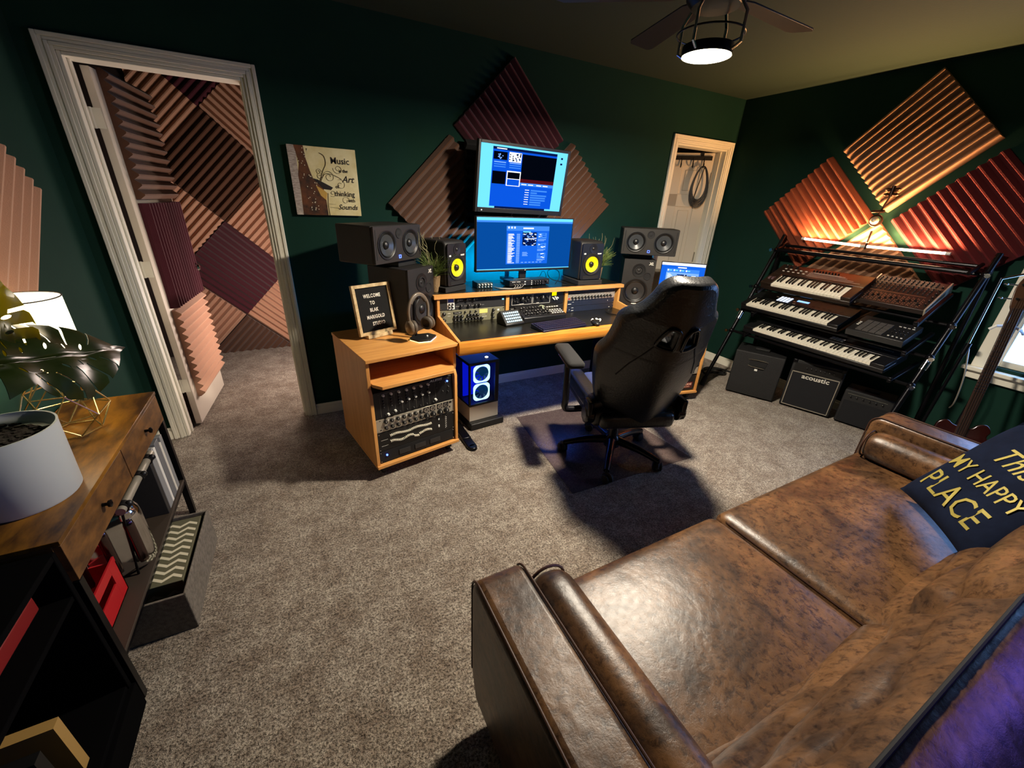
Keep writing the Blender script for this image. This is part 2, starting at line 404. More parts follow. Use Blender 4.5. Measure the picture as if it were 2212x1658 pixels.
def foam(me_fn, wall, center, ang, label, group, clipz=None):
    me = me_fn()
    M = frame_on(wall).to_4x4() @ Matrix.Rotation(R(ang), 4, 'Z')
    M.translation = Vector(center)
    if clipz is not None:
        bm = bmesh.new(); bm.from_mesh(me); bm.transform(M)
        for co, no in clipz: 
            g = bmesh.ops.bisect_plane(bm, geom=bm.verts[:]+bm.edges[:]+bm.faces[:], plane_co=co, plane_no=no, clear_outer=True)
        bm.to_mesh(me); bm.free(); M = Matrix()
    o = bpy.data.objects.new('foam_panel', me); C.objects.link(o); o.matrix_world = M
    return tag(o, label, 'acoustic foam', group)
fm = lambda m, **k: (lambda: foam_mesh('foam_panel', m, **k))
yb = YB-0.001
G = 'diamond foam panels behind the desk'
foam(fm(F_BURG), 'back', (1.508, yb, 1.95), -45, 'burgundy ridged foam diamond on the green wall above the top screen', G)
foam(fm(F_BROWN), 'back', (1.04, yb, 1.46), 45, 'brown ridged foam diamond between the sax picture and the screens', G)
foam(fm(F_BROWN), 'back', (2.02, yb, 1.50), 45, 'brown ridged foam diamond right beside the upper screen toward the closet', G)
foam(fm(F_BLACK, size=0.54, nr=9), 'back', (1.40, yb-.056, 1.60), 0, 'black ridged foam square mostly hidden behind the upper screen', G)
xr = XR-0.001
G = 'diamond foam panels above the keyboards'
foam(fm(F_CREAM), 'right', (xr, 1.575, 1.98), 45, 'cream ridged foam diamond, topmost of four above the keyboards', G)
foam(fm(F_ORANGE), 'right', (xr, 2.07, 1.505), -45, 'terracotta ridged foam diamond on the closet side of the light tubes', G)
foam(fm(F_RED), 'right', (xr, 1.10, 1.49), -45, 'red ridged foam diamond on the window side of the light tubes', G)
foam(fm(F_CREAM), 'right', (xr, 1.60, 1.055), 45, 'cream ridged foam diamond directly behind the keyboard rack', G)
foam(fm(F_BEIGE), 'left', (XL+0.001, 2.14, 1.45), 45, 'tan ridged foam diamond on the wall behind the table lamp', None)
zc = [(Vector((0, 0, 0.002)), Vector((0, 0, -1))), (Vector((0, 0, ZC-.002)), Vector((0, 0, 1))), (Vector((0.318, 0, 0)), Vector((1, 0, 0))), (Vector((-0.93, 0, 0)), Vector((-1, 0, 0)))]
yw = 4.699; G = 'foam panels covering the booth wall'
for x, z, a, m, lab in (
    (-.51, .80, -45, F_BURG, 'burgundy foam diamond in the middle of the booth wall'),
    (-.51, 1.67, 45, F_BROWN, 'dark brown foam diamond above the burgundy one in the booth'),
    (-.945, 1.235, 45, F_BEIGE, 'beige foam diamond beside the open door, between the brown and burgundy ones'),
    (-.075, 1.235, 45, F_BEIGE, 'beige foam diamond at the right door jamb, level with the brown one\'s lower tip'),
    (-.945, 2.10, 45, F_BEIGE, 'beige foam diamond high in the booth over the open door leaf'),
    (-.075, 2.10, -45, F_BEIGE, 'beige foam diamond high in the booth near the right jamb'),
    (-.51, 2.53, 45, F_BURG, 'burgundy foam diamond cut off by the booth ceiling'),
    (-.945, .37, 45, F_BEIGE, 'beige foam diamond low in the booth just past the open door'),
    (-.075, .37, -45, F_BEIGE, 'beige foam diamond low in the booth near the right jamb'),
    (-.51, -.07, 45, F_BROWN, 'dark brown foam piece meeting the booth carpet')):
    foam(fm(m), 'back', (x, yw, z), a, lab, G, zc)

# ------------------------------------------------------------------ booth door (open, foam covered)
t = thing('door', 'white door leaf standing open into the foam-lined booth', 'door', (X1+0.048, YB+0.140, 0), R(84.5))
# local x along leaf, local -y is the face seen through the doorway
L = 0.665
b = B().box(0.0, L, -0.0175, 0.0175, 0.012, 2.02)
b.build('leaf', DOORP, t, bevel=0.002)
for z in (1.80, 1.05, 0.30):
    hb = B().box(-0.004, 0.0, -0.012, 0.036, z-0.045, z+0.045).box(-0.018, 0.0, 0.034, 0.037, z-0.045, z+0.045).cyl((-0.004, 0.030, z-0.047), (-0.004, 0.030, z+0.047), 0.006, n=10)
    hb.build('hinge', TRIM, t)
kb = B().lathe([(0.001, 0.0), (0.022, 0.001), (0.012, 0.008), (0.010, 0.03), (0.024, 0.045), (0.026, 0.055), (0.018, 0.066), (0.001, 0.068)], axis='z', n=16)
me = kb.mesh('door_knob', CHROME)
inst('door_knob', me, t, (L-0.05, -0.0175, 0.97), (PI/2, 0, 0))
def door_foam(m, z0, z1, vert, label):
    sz = z1-z0; w = 0.585
    me = foam_mesh('foam_panel', m, size=(w if vert else sz), w=(sz if vert else w), nr=13 if vert else 12, depth=0.046)
    d = thing('foam_panel', label, 'acoustic foam', group='foam panels on the open booth door')
    base = t.matrix_basis.copy() if False else Matrix.Translation(t.location) @ Matrix.Rotation(R(84.5), 4, 'Z')
    F = Matrix(((1, 0, 0), (0, 0, -1), (0, 1, 0))).to_4x4()
    if vert: F = F @ Matrix.Rotation(PI/2, 4, 'Z')
    F.translation = Vector((0.07+w/2, -0.0185, (z0+z1)/2))
    bpy.data.objects.remove(d)
    o = bpy.data.objects.new('foam_panel', me); C.objects.link(o); o.matrix_world = base @ F
    tag(o, label, 'acoustic foam', 'foam panels on the open booth door')
door_foam(F_BROWN, 1.425, 2.03, False, 'brown foam panel with level ridges, topmost on the open door')
door_foam(F_BURG, 0.80, 1.405, True, 'burgundy foam panel with upright ridges in the middle of the open door')
door_foam(F_BEIGE, 0.185, 0.785, False, 'beige foam panel with level ridges, lowest on the open door')

# ------------------------------------------------------------------ closet door, ajar, six panels
t = thing('door', 'pale six-panel closet door standing ajar behind the laptop', 'door', (C2-0.018, YB+0.118, 0), R(137))
L = 0.64
b = B(); rails = [(0.012, 0.22), (0.78, 0.90), (1.53, 1.65), (1.90, 2.02)]
b.box(0, 0.105, -0.016, 0.016, 0.012, 2.02); b.box(L-0.105, L, -0.016, 0.016, 0.012, 2.02); b.box(L/2-0.045, L/2+0.045, -0.016, 0.016, 0.22, 1.90)
for z0, z1 in rails: b.box(0.105, L-0.105, -0.016, 0.016, z0, z1)
b.box(0.10, L-0.10, -0.006, 0.006, 0.1, 1.95)
b.build('leaf', DOORP, t, bevel=0.004)
for x0, x1 in ((0.105, L/2-0.045), (L/2+0.045, L-0.105)):
    for z0, z1 in ((0.22, 0.78), (0.90, 1.53), (1.65, 1.90)):
        B().box(x0+0.03, x1-0.03, -0.013, 0.013, z0+0.03, z1-0.03).build('panel', DOORP, t, bevel=0.008)
for z in (1.80, 0.3, 1.05):
    B().box(-0.008, 0.0, -0.02, 0.01, z-0.045, z+0.045).cyl((-0.004, 0.02, z-0.047), (-0.004, 0.02, z+0.047), 0.006, n=8).build('hinge', SILVER, t)
doorM = Matrix.Translation(t.location) @ Matrix.Rotation(R(137), 4, 'Z')
# face seen from the room is local +y
t = thing('hook_rack', 'black over-door hook rack at the top of the closet door', 'rack'); t.matrix_world = doorM
B().box(0.02, 0.60, 0.017, 0.032, 1.955, 1.99).box(0.1, 0.13, -0.02, 0.02, 2.021, 2.026).box(0.1, 0.13, 0.017, 0.022, 1.97, 2.026).box(0.45, 0.48, -0.02, 0.02, 2.021, 2.026).box(0.45, 0.48, 0.017, 0.022, 1.97, 2.026).build('bar', BLACKM, t)
hk = B().tube(spl([(0, 0.032, 1.97), (0, 0.034, 1.91), (0, 0.045, 1.89), (0, 0.062, 1.90), (0, 0.066, 1.925)], 4), 0.005).mesh('hook', BLACKM)
for x in (0.09, 0.19, 0.30, 0.41, 0.52): inst('hook', hk, t, (x, 0, 0))
b = B()
for k in range(7):
    a = 0.060+0.004*k+random.uniform(-.004, .004); h = 0.150+0.006*k; cx = 0.09; cz = 1.902-h
    b.tube([(cx+a*math.sin(s)*(1+0.25*(-math.cos(s))), 0.050+0.003*k % 0.02, cz+h*math.cos(s)) for s in [2*PI*j/28 for j in range(28)]], 0.0045, 6, closed=True)
b.tube(spl([(0.075, 0.05, 1.90), (0.10, 0.055, 1.75), (0.12, 0.05, 1.62), (0.10, 0.05, 1.58)], 5), 0.0045, 6)
o = b.build('cable', BLACK); o.matrix_world = doorM; tag(o, 'coiled black audio cable hanging from the closet door rack', 'cable')

# ------------------------------------------------------------------ picture
t = thing('canvas_picture', 'square saxophone canvas print about music on the green wall', 'picture', (0.243, YB-0.001, 1.563))
h = 0.186
B().box(-h, h, -0.028, 0, -h, h).build('canvas', mat('canvas_print', '#d8c68a', 0.8, col2='#efe3b8', scale=7, stretch=(1, 1, 1)), t, bevel=0.002)
y = -0.0285
def flat(name, pts, m, dy=0.0): return B().prism(pts, y-0.0006-dy, y-dy+.0002, 'xz').build(name, m, t)
flat('sheet_music_band', [(-h, -h), (-h+.035, -h), (-h+.045, h), (-h, h)], mat('band_print', '#8d7c74', 0.8, col2='#cabdb2', scale=40, stretch=(1, 1, 5)))
flat('saxophone_body', [(-.150, -h), (-.145, -.05), (-.148, .03), (-.135, .09), (-.143, .15), (-.150, h), (-.100, h), (-.095, .12), (-.082, .06), (-.070, .015), (-.040, -.005), (-.020, -.03), (-.012, -.09), (-.010, -h)], mat('sax_print', '#2a1408', 0.7, col2='#6b3a18', scale=14), 0.0004)
flat('saxophone_bell', [(-.06, -.02), (-.018, -.045), (-.002, -.06), (-.012, -.10), (-.04, -.075)], mat('sax_gold', '#c49a48', 0.7), 0.001)
flat('saxophone_collar', [(-.070, .018), (-.045, .012), (.035, -.028), (.022, -.042), (-.02, -.038)], mat('sax_dark', '#1a1012', 0.7), 0.0014)
b = B(); rnd = random.Random(3)
for k in range(46):
    px = rnd.uniform(-.142, -.075) - 0.0; pz = rnd.uniform(-.17, .17); px += (0.0 if pz > 0 else 0.02)
    b.box(px, px+.004, y-.0026, y-.0010, pz, pz+.005)
b.build('saxophone_keys', mat('sax_key', '#e8dcc0', 0.4), t)['kind'] = 'stuff'
b = B(); ys = y-.0012
def swirl(cx, cz, r, turns, a0, sgn=1, n=26): return [(cx+r*(1-.75*i/n)*math.cos(a0+sgn*turns*2*PI*i/n), ys, cz+r*(1-.75*i/n)*math.sin(a0+sgn*turns*2*PI*i/n)) for i in range(n+1)]
for cx, cz, r, tn, a0, sg in ((.02, .03, .034, 1.5, 3.2, -1), (-.035, .055, .016, 1.4, 0, 1), (-.03, .03, .018, 1.3, 1, 1), (.075, .075, .028, 1.3, 3, 1), (.08, -.01, .03, 1.2, 2, -1), (.10, -.10, .025, 1.1, 0, 1), (.03, -.06, .02, 1.2, 4, 1)):
    b.tube(swirl(cx, cz, r, tn, a0, sg), .0011, 4)
b.tube([(p[0], ys, p[1]) for p in [tuple(q)[:2] for q in spl([(-.035, .0, 0), (-.01, .06, 0), (.01, .10, 0), (.005, .14, 0), (-.02, .155, 0)], 5)]], .0022, 4)
b.tube([(p[0], ys, p[1]) for p in [tuple(q)[:2] for q in spl([(-.03, .0, 0), (.0, .045, 0), (.05, .04, 0), (.09, .02, 0)], 5)]], .0018, 4)
b.tube([(0.003, ys, -.06), (-.004, ys, -.12), (-.002, ys, -.185)], .0016, 4)
b.tube([(0.0, ys, -.12), (.04, ys, -.122)], .0008, 4); b.tube([(0.004, ys, -.14), (.06, ys, -.143)], .0008, 4)
b.build('swirl_pattern', mat('swirl_print', '#4a3a22', 0.7), t)
INK = mat('print_ink', '#1d1410', 0.7)
for s_, sz, px, pz, sh in (('Music', .050, .092, .118, 0), ('is the', .026, .105, .066, 0), ('Art', .052, .125, .020, .35), ('of', .028, .060, -.022, 0), ('thinking', .040, .098, -.062, 0), ('with', .026, .135, -.098, 0), ('Sounds', .042, .108, -.138, .35)):
    text('lettering', s_, sz, INK, t, (px, y-.0012, pz), shear=sh, sx=0.93, bold=.0004)

# ------------------------------------------------------------------ desk
DX0, DX1, DYF, DYR, DZ = 0.768, 2.300, 2.082, 2.90, 0.742
t = thing('studio_desk', 'wide maple studio desk with black top and raised rack shelf', 'desk', (DX0, DYF, 0))
W = DX1-DX0; rk = 0.41   # rack face local y
B().box(0.018, W-0.018, 0.03, DYR-DYF, DZ-0.025, DZ).build('desktop', DESKT, t, bevel=0.002)
pr = [(0.03, DZ-.078), (0.008, DZ-.078), (0.0, DZ-.062), (-0.002, DZ-.02), (0.006, DZ+.003), (0.03, DZ+.003)]
B().prism([(y_, z_) for y_, z_ in pr], 0.0, W, 'yz').build('front_rail', OAK, t, bevel=0.002)
for x0 in (0.0, W-0.018):
    B().prism([(0.03, DZ-.075), (0.03, DZ+.006), (rk-.01, DZ+.062), (rk-.01, 0.913), (DYR-DYF, 0.913), (DYR-DYF, DZ-.075)], x0, x0+0.018, 'yz').build('side_cheek', WOODV, t, bevel=0.0015)
sb = B(); sb.prism([(-0.022, rk-.02), (W+.022, rk-.02), (W+.022, 0.80), (-0.022, 0.80)], 0.913, 0.938, 'xy')
sb.build('shelf_board', WOOD, t, bevel=0.002)
B().box(-0.018, W+.018, rk+.02, 0.797, 0.938, 0.941).build('shelf_mat', DESKT, t)
for x0 in (0.502, 1.001): B().box(x0, x0+0.026, rk, rk+0.3, DZ, 0.913).build('divider', WOODV, t, bevel=0.001)
B().box(0.018, W-.018, 0.76, 0.775, 0.42, DZ-.025).build('modesty_panel', BLACKM, t)
for x0 in (0.060, W-0.15):
    fb = B(); fb.box(x0-.005, x0+.055, 0.10, 0.72, 0.0, 0.03)
    fb.cyl((x0+.025, 0.0, 0.0), (x0+.025, 0.0, 0.022), 0.032, 0.028, n=20); fb.box(x0-.007, x0+.057, 0.0, 0.12, 0.0, 0.022)
    fb.build('foot', METAL, t, bevel=0.006)
    B().box(x0-.0, x0+.05, 0.40, 0.48, 0.03, DZ-.025).build('leg', METAL, t, bevel=0.004)
B().box(0.1, W-.1, .42, .46, .62, .66).build('cross_bar', METAL, t)
deskT = t
# knobs and other small rack furniture, shared meshes
def knob_mesh(r, h, m=BLACK, cap=None):
    b = B(); b.lathe([(r*1.1, 0), (r*1.1, -h*.25), (r, -h*.3), (r*.9, -h), (r*.3, -h*1.02)], axis='y', n=12)
    if cap: b.i = 1
    b.box(-r*.08, r*.08, -h*1.1, -h*.9, 0, r*.9)
    return b.mesh('knob', [m, cap] if cap else [m])
KN_S = knob_mesh(0.006, 0.012, BLACK, WHITE); KN_M = knob_mesh(0.010, 0.014, BLACK, WHITE); KN_L = knob_mesh(0.016, 0.018, BLACK, WHITE); KN_XS = knob_mesh(0.004, 0.010, GREYP, WHITE)
KN_W = knob_mesh(0.005, 0.014, WHITE)
UNIT = 0.0445
def rack_unit(name, label, loc, u, m, rz=0, w=0.478, depth=0.22, cat='audio gear', group=None):
    t = thing(name, label, cat, loc, rz, group)
    hgt = UNIT*u-.002
    B().box(0, w, 0, 0.004, 0, hgt).build('face_plate', m, t, bevel=0.0008)
    B().box(0.015, w-.015, 0.004, depth, 0.003, hgt-.003).build('chassis', BLACKM, t)
    sc = B()
    for x in (0.010, w-.010):
        for z in (0.008, hgt-.008): sc.cyl((x, 0, z), (x, -0.003, z), 0.003, n=8)
    sc.build('screws', CHROME, t)['kind'] = 'stuff'
    return t
def dots(t, pts, m=MARK, s=.003, name='markings'):
    b = B()
    for p in pts:
        x, z = p[0], p[1]; w_ = p[2] if len(p) > 2 else s; h_ = p[3] if len(p) > 3 else s
        b.box(x, x+w_, -0.0008, 0, z, z+h_)
    return b.build(name, m, t)
yf = DYF+rk+0.012
# bay 1
x1 = DX0+0.021
t = rack_unit('rack_unit', 'dark two-row knob preamp, upper unit of the first desk rack bay', (x1, yf, DZ+.0895), 2, GREYP)
B().box(0.055, 0.105, -.0015, 0, .004, .084).build('badge_plate', WHITE, t)
B().box(0.06, 0.098, -.0022, -.0015, .052, .078).build('blue_badge', mat('blue_badge', '#3c58b8', .4), t)
for i in range(4): inst('knob', KN_S, t, (0.068+.022*(i % 2), -.0015, 0.038-.020*(i//2)))
for i, x in enumerate((0.125, 0.19, 0.24)): inst('knob', KN_M, t, (x, 0, .062))
for i, x in enumerate((0.150, 0.205, 0.255, 0.285)): inst('knob', KN_M, t, (x, 0, .022))
for x in (.335, .350, .365): inst('knob', KN_S, t, (x, 0, .066))
B().box(.275, .325, -.001, 0, .05, .074).build('display', BLACK, t)
B().box(.455, .47, -.001, 0, .045, .055).build('power_light', emat('cyan_lamp', '#8fe0ff', 1.2), t)
dots(t, [(.135+.006*i, .060) for i in range(5)]+[(.20+.006*i, .060) for i in range(4)]+[(.25+.006*i, .061) for i in range(4)]+[(.115+.007*i, .020) for i in range(4)]+[(.175+.007*i, .020) for i in range(3)]+[(.228+.007*i, .020) for i in range(3)]+[(.30+.007*i, .020) for i in range(3)]+[(.115+.03*i, .078, .012, .0015) for i in range(11)])
t = rack_unit('rack_unit', 'champagne channel strip with lit yellow meter, lower unit of first desk bay', (x1, yf, DZ+.0005), 2, OLIVE)
B().box(.285, .345, -.0012, 0, .052, .080).build('meter', emat('yellow_meter', '#ffe27a', 1.1), t)
B().box(.095, .155, -.001, 0, .058, .074).build('name_plate', BLACK, t)
text('lettering', 'VOICE STRIP', .008, MARK, t, (.125, -.0014, .066))
for x, z in ((.03, .066), (.03, .024)): inst('knob', KN_L, t, (x, 0, z), scale=(.7, .7, .7))
for i in range(3):
    for z in (.042, .016): inst('knob', KN_M, t, (.105+.025*i, 0, z))
for i in range(3): inst('knob', KN_S, t, (.18+.038*i, 0, .070)); 
for i in range(6): inst('knob', KN_M, t, (.185+.023*i, 0, .018))
for i in range(4): inst('knob', KN_M, t, (.20+.023*i, 0, .044))
for z in (.070, .048, .02): inst('knob', KN_M, t, (.385 if z < .06 else .39, 0, z))
B().box(.42, .435, -.002, 0, .06, .072).build('button', WHITE, t)
dots(t, [(.30, .042, .03, .002), (.30, .026, .04, .003), (.055, .066, .02, .003), (.055, .048, .02, .002)], MARK)
# bay 2
x2 = DX0+0.528+.001
t = rack_unit('rack_unit', 'black synth voice unit with two outlined knob panels and yellow display', (x2, yf, DZ+.076), 2.15, BLACK, w=.470)
for a0, a1 in ((.025, .19), (.197, .345)):
    b = B(); z0, z1 = .012, .086
    b.box(a0, a1, -.0012, 0, z0, z0+.0022); b.box(a0, a1, -.0012, 0, z1-.0022, z1); b.box(a0, a0+.0022, -.0012, 0, z0, z1); b.box(a1-.0022, a1, -.0012, 0, z0, z1)
    b.build('outline', MARK, t)
for x, z, k in ((.105, .055, KN_L), (.06, .06, KN_S), (.045, .04, KN_S), (.065, .035, KN_S), (.14, .065, KN_S), (.155, .045, KN_S), (.17, .06, KN_S), (.135, .035, KN_S), (.225, .055, KN_M), (.275, .055, KN_L), (.31, .06, KN_S), (.325, .045, KN_S)): inst('knob', k, t, (x, 0, z))
B().box(.36, .40, -.001, 0, .062, .088).build('display', emat('yellow_display', '#ffee00', 1.3), t)
for x, z in ((.37, .045), (.39, .05), (.41, .045), (.38, .035), (.40, .036)): inst('knob', KN_W, t, (x, 0, z))
text('lettering', 'SYNTHESIS', .008, MARK, t, (.105, -.0008, .018)); text('lettering', 'FILTER', .008, MARK, t, (.24, -.0008, .018))
t = rack_unit('rack_unit', 'plain black blank panel below the outlined synth unit', (x2, yf, DZ+.0005), 1.65, BLACKM, w=.470, depth=.05)
dots(t, [(.02, .06, .08, .002), (.44, .02, .012, .003)])
# bay 3
x3 = DX0+1.027+.001; w3 = .468
t = rack_unit('rack_unit', 'black vented panel, topmost unit of the third desk rack bay', (x3, yf, DZ+.138), .75, BLACKM, w=w3, depth=.05)
b = B()
for k in range(44): b.box(.02+.0098*k, .026+.0098*k, -.0008, 0, .004, .020)
b.build('slots', mat('slot_grey', '#2d3038', .5), t)
B().box(.01, w3-.01, -.003, 0, .024, .028).build('edge_strip', SILVER, t)
t = rack_unit('rack_unit', 'silver knob strip under the vented panel of the third desk bay', (x3, yf, DZ+.0895), 1.08, SILVER, w=w3)
for i in range(13): inst('knob', KN_M, t, (.05+.031*i, 0, .020))
dots(t, [(.03+.031*i, .040, .02, .002) for i in range(13)], BLACK); B().box(.012, .03, -.002, 0, .008, .02).build('switch', mat('red_switch', '#b03a30', .4), t)
BLUEP = mat('blue_grey_panel', '#2a3040', 0.35, metal=.3)
t = rack_unit('rack_unit', 'blue-grey blank faced unit, second from bottom in third desk bay', (x3, yf, DZ+.045), 1, BLUEP, w=w3)
dots(t, [(.05, .03, .02, .002), (.40, .02, .004, .008), (.015, .015, .03, .005)])
t = rack_unit('rack_unit', 'blue-grey blank faced unit, lowest in the third desk bay', (x3, yf, DZ+.0005), 1, BLUEP, w=w3)
dots(t, [(.05, .030, .02, .003), (.05, .008, .02, .004), (.03, .015, .004, .006), (.42, .012, .012, .004)])

# ------------------------------------------------------------------ rack cabinets (left one full detail, right one a mirror)
def rack_cabinet(loc, rz, label):
    t = thing('rack_cabinet', label, 'cabinet', loc, rz)
    W, D, z0, z1 = .534, .56, .092, .742; th = .018
    side = [(0, z0), (D, z0), (D, z1-th), (.015, z1-th), (.015, .60), (0, .545), (0, .50)]
    side = [(0, z0), (D, z0), (D, z1-th), (0.010, z1-th), (0.010, .60), (.018, .575), (-.0, .54)]
    for x0 in (0, W-th): B().prism(side, x0, x0+th, 'yz').build('side_panel', WOODV, t, bevel=.001)
    B().box(-.004, W+.004, -.008, D, z1-th, z1).build('top_panel', WOOD, t, bevel=.0015)
    B().box(-.001, W+.001, -.012, D, z0-th, z0).build('bottom_panel', WOOD, t, bevel=.0015)
    B().box(th, W-th, D-.006, D-.002, z0, z1-th).build('back_panel', BLACKM, t)
    tr = B().prism([(th+.004, .35), (th+.004, -.0), (th+.035, -.055), (W-th-.035, -.055), (W-th-.004, -.0), (W-th-.004, .35)], .584, .602, 'xy')
    tr.build('tray', WOOD, t, bevel=.0015)
    cm = B(); cm.box(-.018, .018, -.018, .018, .045, .092-th); cm.lathe([(.001, -.011), (.022, -.010), (.025, 0), (.022, .010), (.001, .011)], c=(0, .005, .025), axis='x', n=14); cm.box(-.016, .016, -.022, .022, .030, .050)
    me = cm.mesh('caster', RUBBER)
    for x in (.05, W-.05):
        for y_ in (.05, D-.05): inst('caster', me, t, (x, y_, 0))
    return t
cL = (.2365, 2.004, 0); aL = R(11)
rack_cabinet(cL, aL, 'maple rack cabinet on casters left of the desk with letter board on top')
def cl(x, y_, z, c=cL, a=aL): return (c[0]+x*math.cos(a)-y_*math.sin(a), c[1]+x*math.sin(a)+y_*math.cos(a), z)
gx = .020
# mixer
t = thing('mixer', 'black rack mixer with white-capped faders, top unit of the left cabinet', 'mixer', cl(gx, .012, .382), aL)
prof = [(0, 0), (.012, .155), (.06, .172), (.2, .172), (.2, 0)]
B().prism(prof, 0, .494, 'yz').build('body', BLACK, t, bevel=.002)
def onm(x, z): return (x, z*.0775, z)
for i in range(7):
    for j, z in enumerate((.118, .10, .083, .066)):
        inst('knob', KN_XS, t, onm(.055+.045*i, z+.002*i*0))
    inst('knob', KN_W, t, onm(.058+.045*i, .135), scale=(1.5, 1, 1.3)); 
for i in range(8):
    z = (.02, .03, .075, .08, .084, .085, .088, .03)[i]
    inst('fader', KN_W, t, onm(.075+.042*i, z), scale=(1.4, 1.2, 1.1))
for i in range(8): inst('knob', KN_XS, t, onm(.060+.042*i, .018))
for x, z in ((.40, .13), (.44, .12), (.46, .09), (.455, .06), (.42, .07), (.38, .10)): inst('knob', KN_XS, t, onm(x, z))
text('lettering', 'ALESIS', .019, WHITE, t, onm(.38, .146), shear=.3, sx=1.5, bold=.0004)
inst('power_light', B().sphere((0, -.003, 0), .006, 8).mesh('power_light', BLUELED), t, onm(.455, .125))
b = B(); b.i = 0
for i in range(9): b.box(.04+.045*i, .041+.045*i, .0775*.02-.001, .0775*.02+.004, .015, .02)
b = B(M=Matrix.Rotation(-math.atan(.0775), 4, 'X'))
for i in range(9): b.box(.037+.042*i, .038+.042*i, -.0008, 0, .01, .14)
b.box(.03, .47, -.0008, 0, .142, .1435); b.build('panel_lines', mat('dim_print', '#6c6a60', .6), t)
# silver compressor
t = rack_unit('rack_unit', 'silver faced valve processor with four round windows in the left cabinet', cl(gx, .012, .298), 1.85, SILVER, aL, w=.494)
for i in range(7):
    for z in (.060, .022): inst('knob', KN_M, t, (.055+.036*i, 0, z))
for i in range(4):
    x = .305+.042*i+(.006 if i > 1 else 0)
    inst('knob', KN_L, t, (x, 0, .022))
    b = B(); b.box(x-.018, x+.018, -.001, 0, .042, .076); b.i = 1; b.lathe([(.014, -.001), (.014, -.003), (.010, -.003), (.009, -.001)], c=(x, 0, .059), axis='y', n=16)
    b.build('window', [BLACK, CHROME], t)
dots(t, [(.02, .070, .008, .004), (.05, .076, .006, .004), (.02, .01, .01, .006), (.06, .006, .006, .005), (.46, .06, .016, .014), (.46, .03, .008, .012)], BLACK)
dots(t, [(.07+.036*i, .06, .006, .010) for i in range(6)]+[(.07+.036*i, .03, .005, .008) for i in range(6)], WHITE)
# graphic eq
t = rack_unit('rack_unit', 'black graphic equaliser with two rows of tiny white sliders', cl(gx, .012, .175), 2.7, BLACK, aL, w=.494)
sl = B().box(-.0018, .0018, -.012, 0, -.0045, .0045).mesh('slider', KEYW)
for i in range(31):
    z = .090+.004*math.sin(i*.4); inst('slider', sl, t, (.075+.0085*i, 0, z))
    z = .048+.006*math.sin(i*.5+1)-(.008 if 16 < i < 21 else 0); inst('slider', sl, t, (.075+.0085*i, 0, z))
for z in (.10, .05): B().box(.38, .388, -.006, 0, z-.008, z+.006).build('switch', WHITE, t)
dots(t, [(.43+.006*(i % 2), .02+.0065*i) for i in range(13)], WHITE, .004); dots(t, [(.02, .03, .04, .0015), (.02, .068, .04, .0015)])
t = rack_unit('rack_unit', 'black power strip with blue light at the bottom of the left cabinet', cl(gx, .012, .098), 1.7, BLACKM, aL, w=.494)
inst('power_light', B().sphere((0, -.003, 0), .006, 8).mesh('power_light', BLUELED), t, (.045, 0, .045))
for i in range(3): B().box(.12+.1*i, .19+.1*i, -.004, 0, .02, .05).build('outlet', GREYP, t)
# right cabinet and contents
aR = R(-11); cR = (2.897-.534*math.cos(aR), 2.018-.534*math.sin(aR), 0)
rack_cabinet(cR, aR, 'maple rack cabinet on casters right of the desk under the laptop')
def cr(x, y_, z): return cl(x, y_, z, cR, aR)
t = rack_unit('rack_unit', 'silver trimmed twin meter unit, upper gear in the right cabinet', cr(gx, .012, .47), 2, GREYP, aR, w=.494)
for i in range(5): inst('knob', KN_L, t, (.08+.09*i, 0, .04))
dots(t, [(.02, .07, .45, .004), (.02, .01, .45, .004)], SILVER)
t = rack_unit('rack_unit', 'black unit with white label above the patch bays, right cabinet', cr(gx, .012, .425), 1, BLACKM, aR, w=.494)
dots(t, [(.42, .018, .05, .010)], WHITE)
for j, (z, lab) in enumerate(((.335, 'upper'), (.245, 'lower'))):
    t = rack_unit('patch_bay', lab + ' of two silver framed patch bays in the right cabinet', cr(gx, .012, z), 2, BLACK, aR, w=.494, group='patch bays in the right cabinet')
    dots(t, [(.0, .078, .494, .008), (.46, .0, .03, .08), (.0, .0, .494, .006)], SILVER)
    b = B()
    for i in range(16):
        for zz in (.025, .055): b.lathe([(.008, 0), (.008, -.004), (.005, -.004), (.004, -.001)], c=(.03+.026*i, 0, zz), axis='y', n=8)
    b.build('sockets', GREYP, t)['kind'] = 'stuff'
t = rack_unit('rack_unit', 'black panel with red and blue stickers at the bottom of the right cabinet', cr(gx, .012, .098), 3.1, BLACK, aR, w=.494)
B().box(.36, .47, -.001, 0, .02, .075).build('red_sticker', mat('red_sticker', '#5a1510', .5), t)
text('lettering', 'BADDIE', .026, mat('sticker_print', '#f0b8a0', .5), t, (.415, -.0014, .054), bold=.0008); text('lettering', 'RECORDS', .014, mat('sticker_print', '#f0b8a0', .5), t, (.415, -.0014, .031))
B().box(.22, .31, -.001, 0, .05, .075).build('blue_sticker', mat('blue_sticker', '#3a78b0', .5), t)
dots(t, [(.2, .03, .12, .006)], MARK)

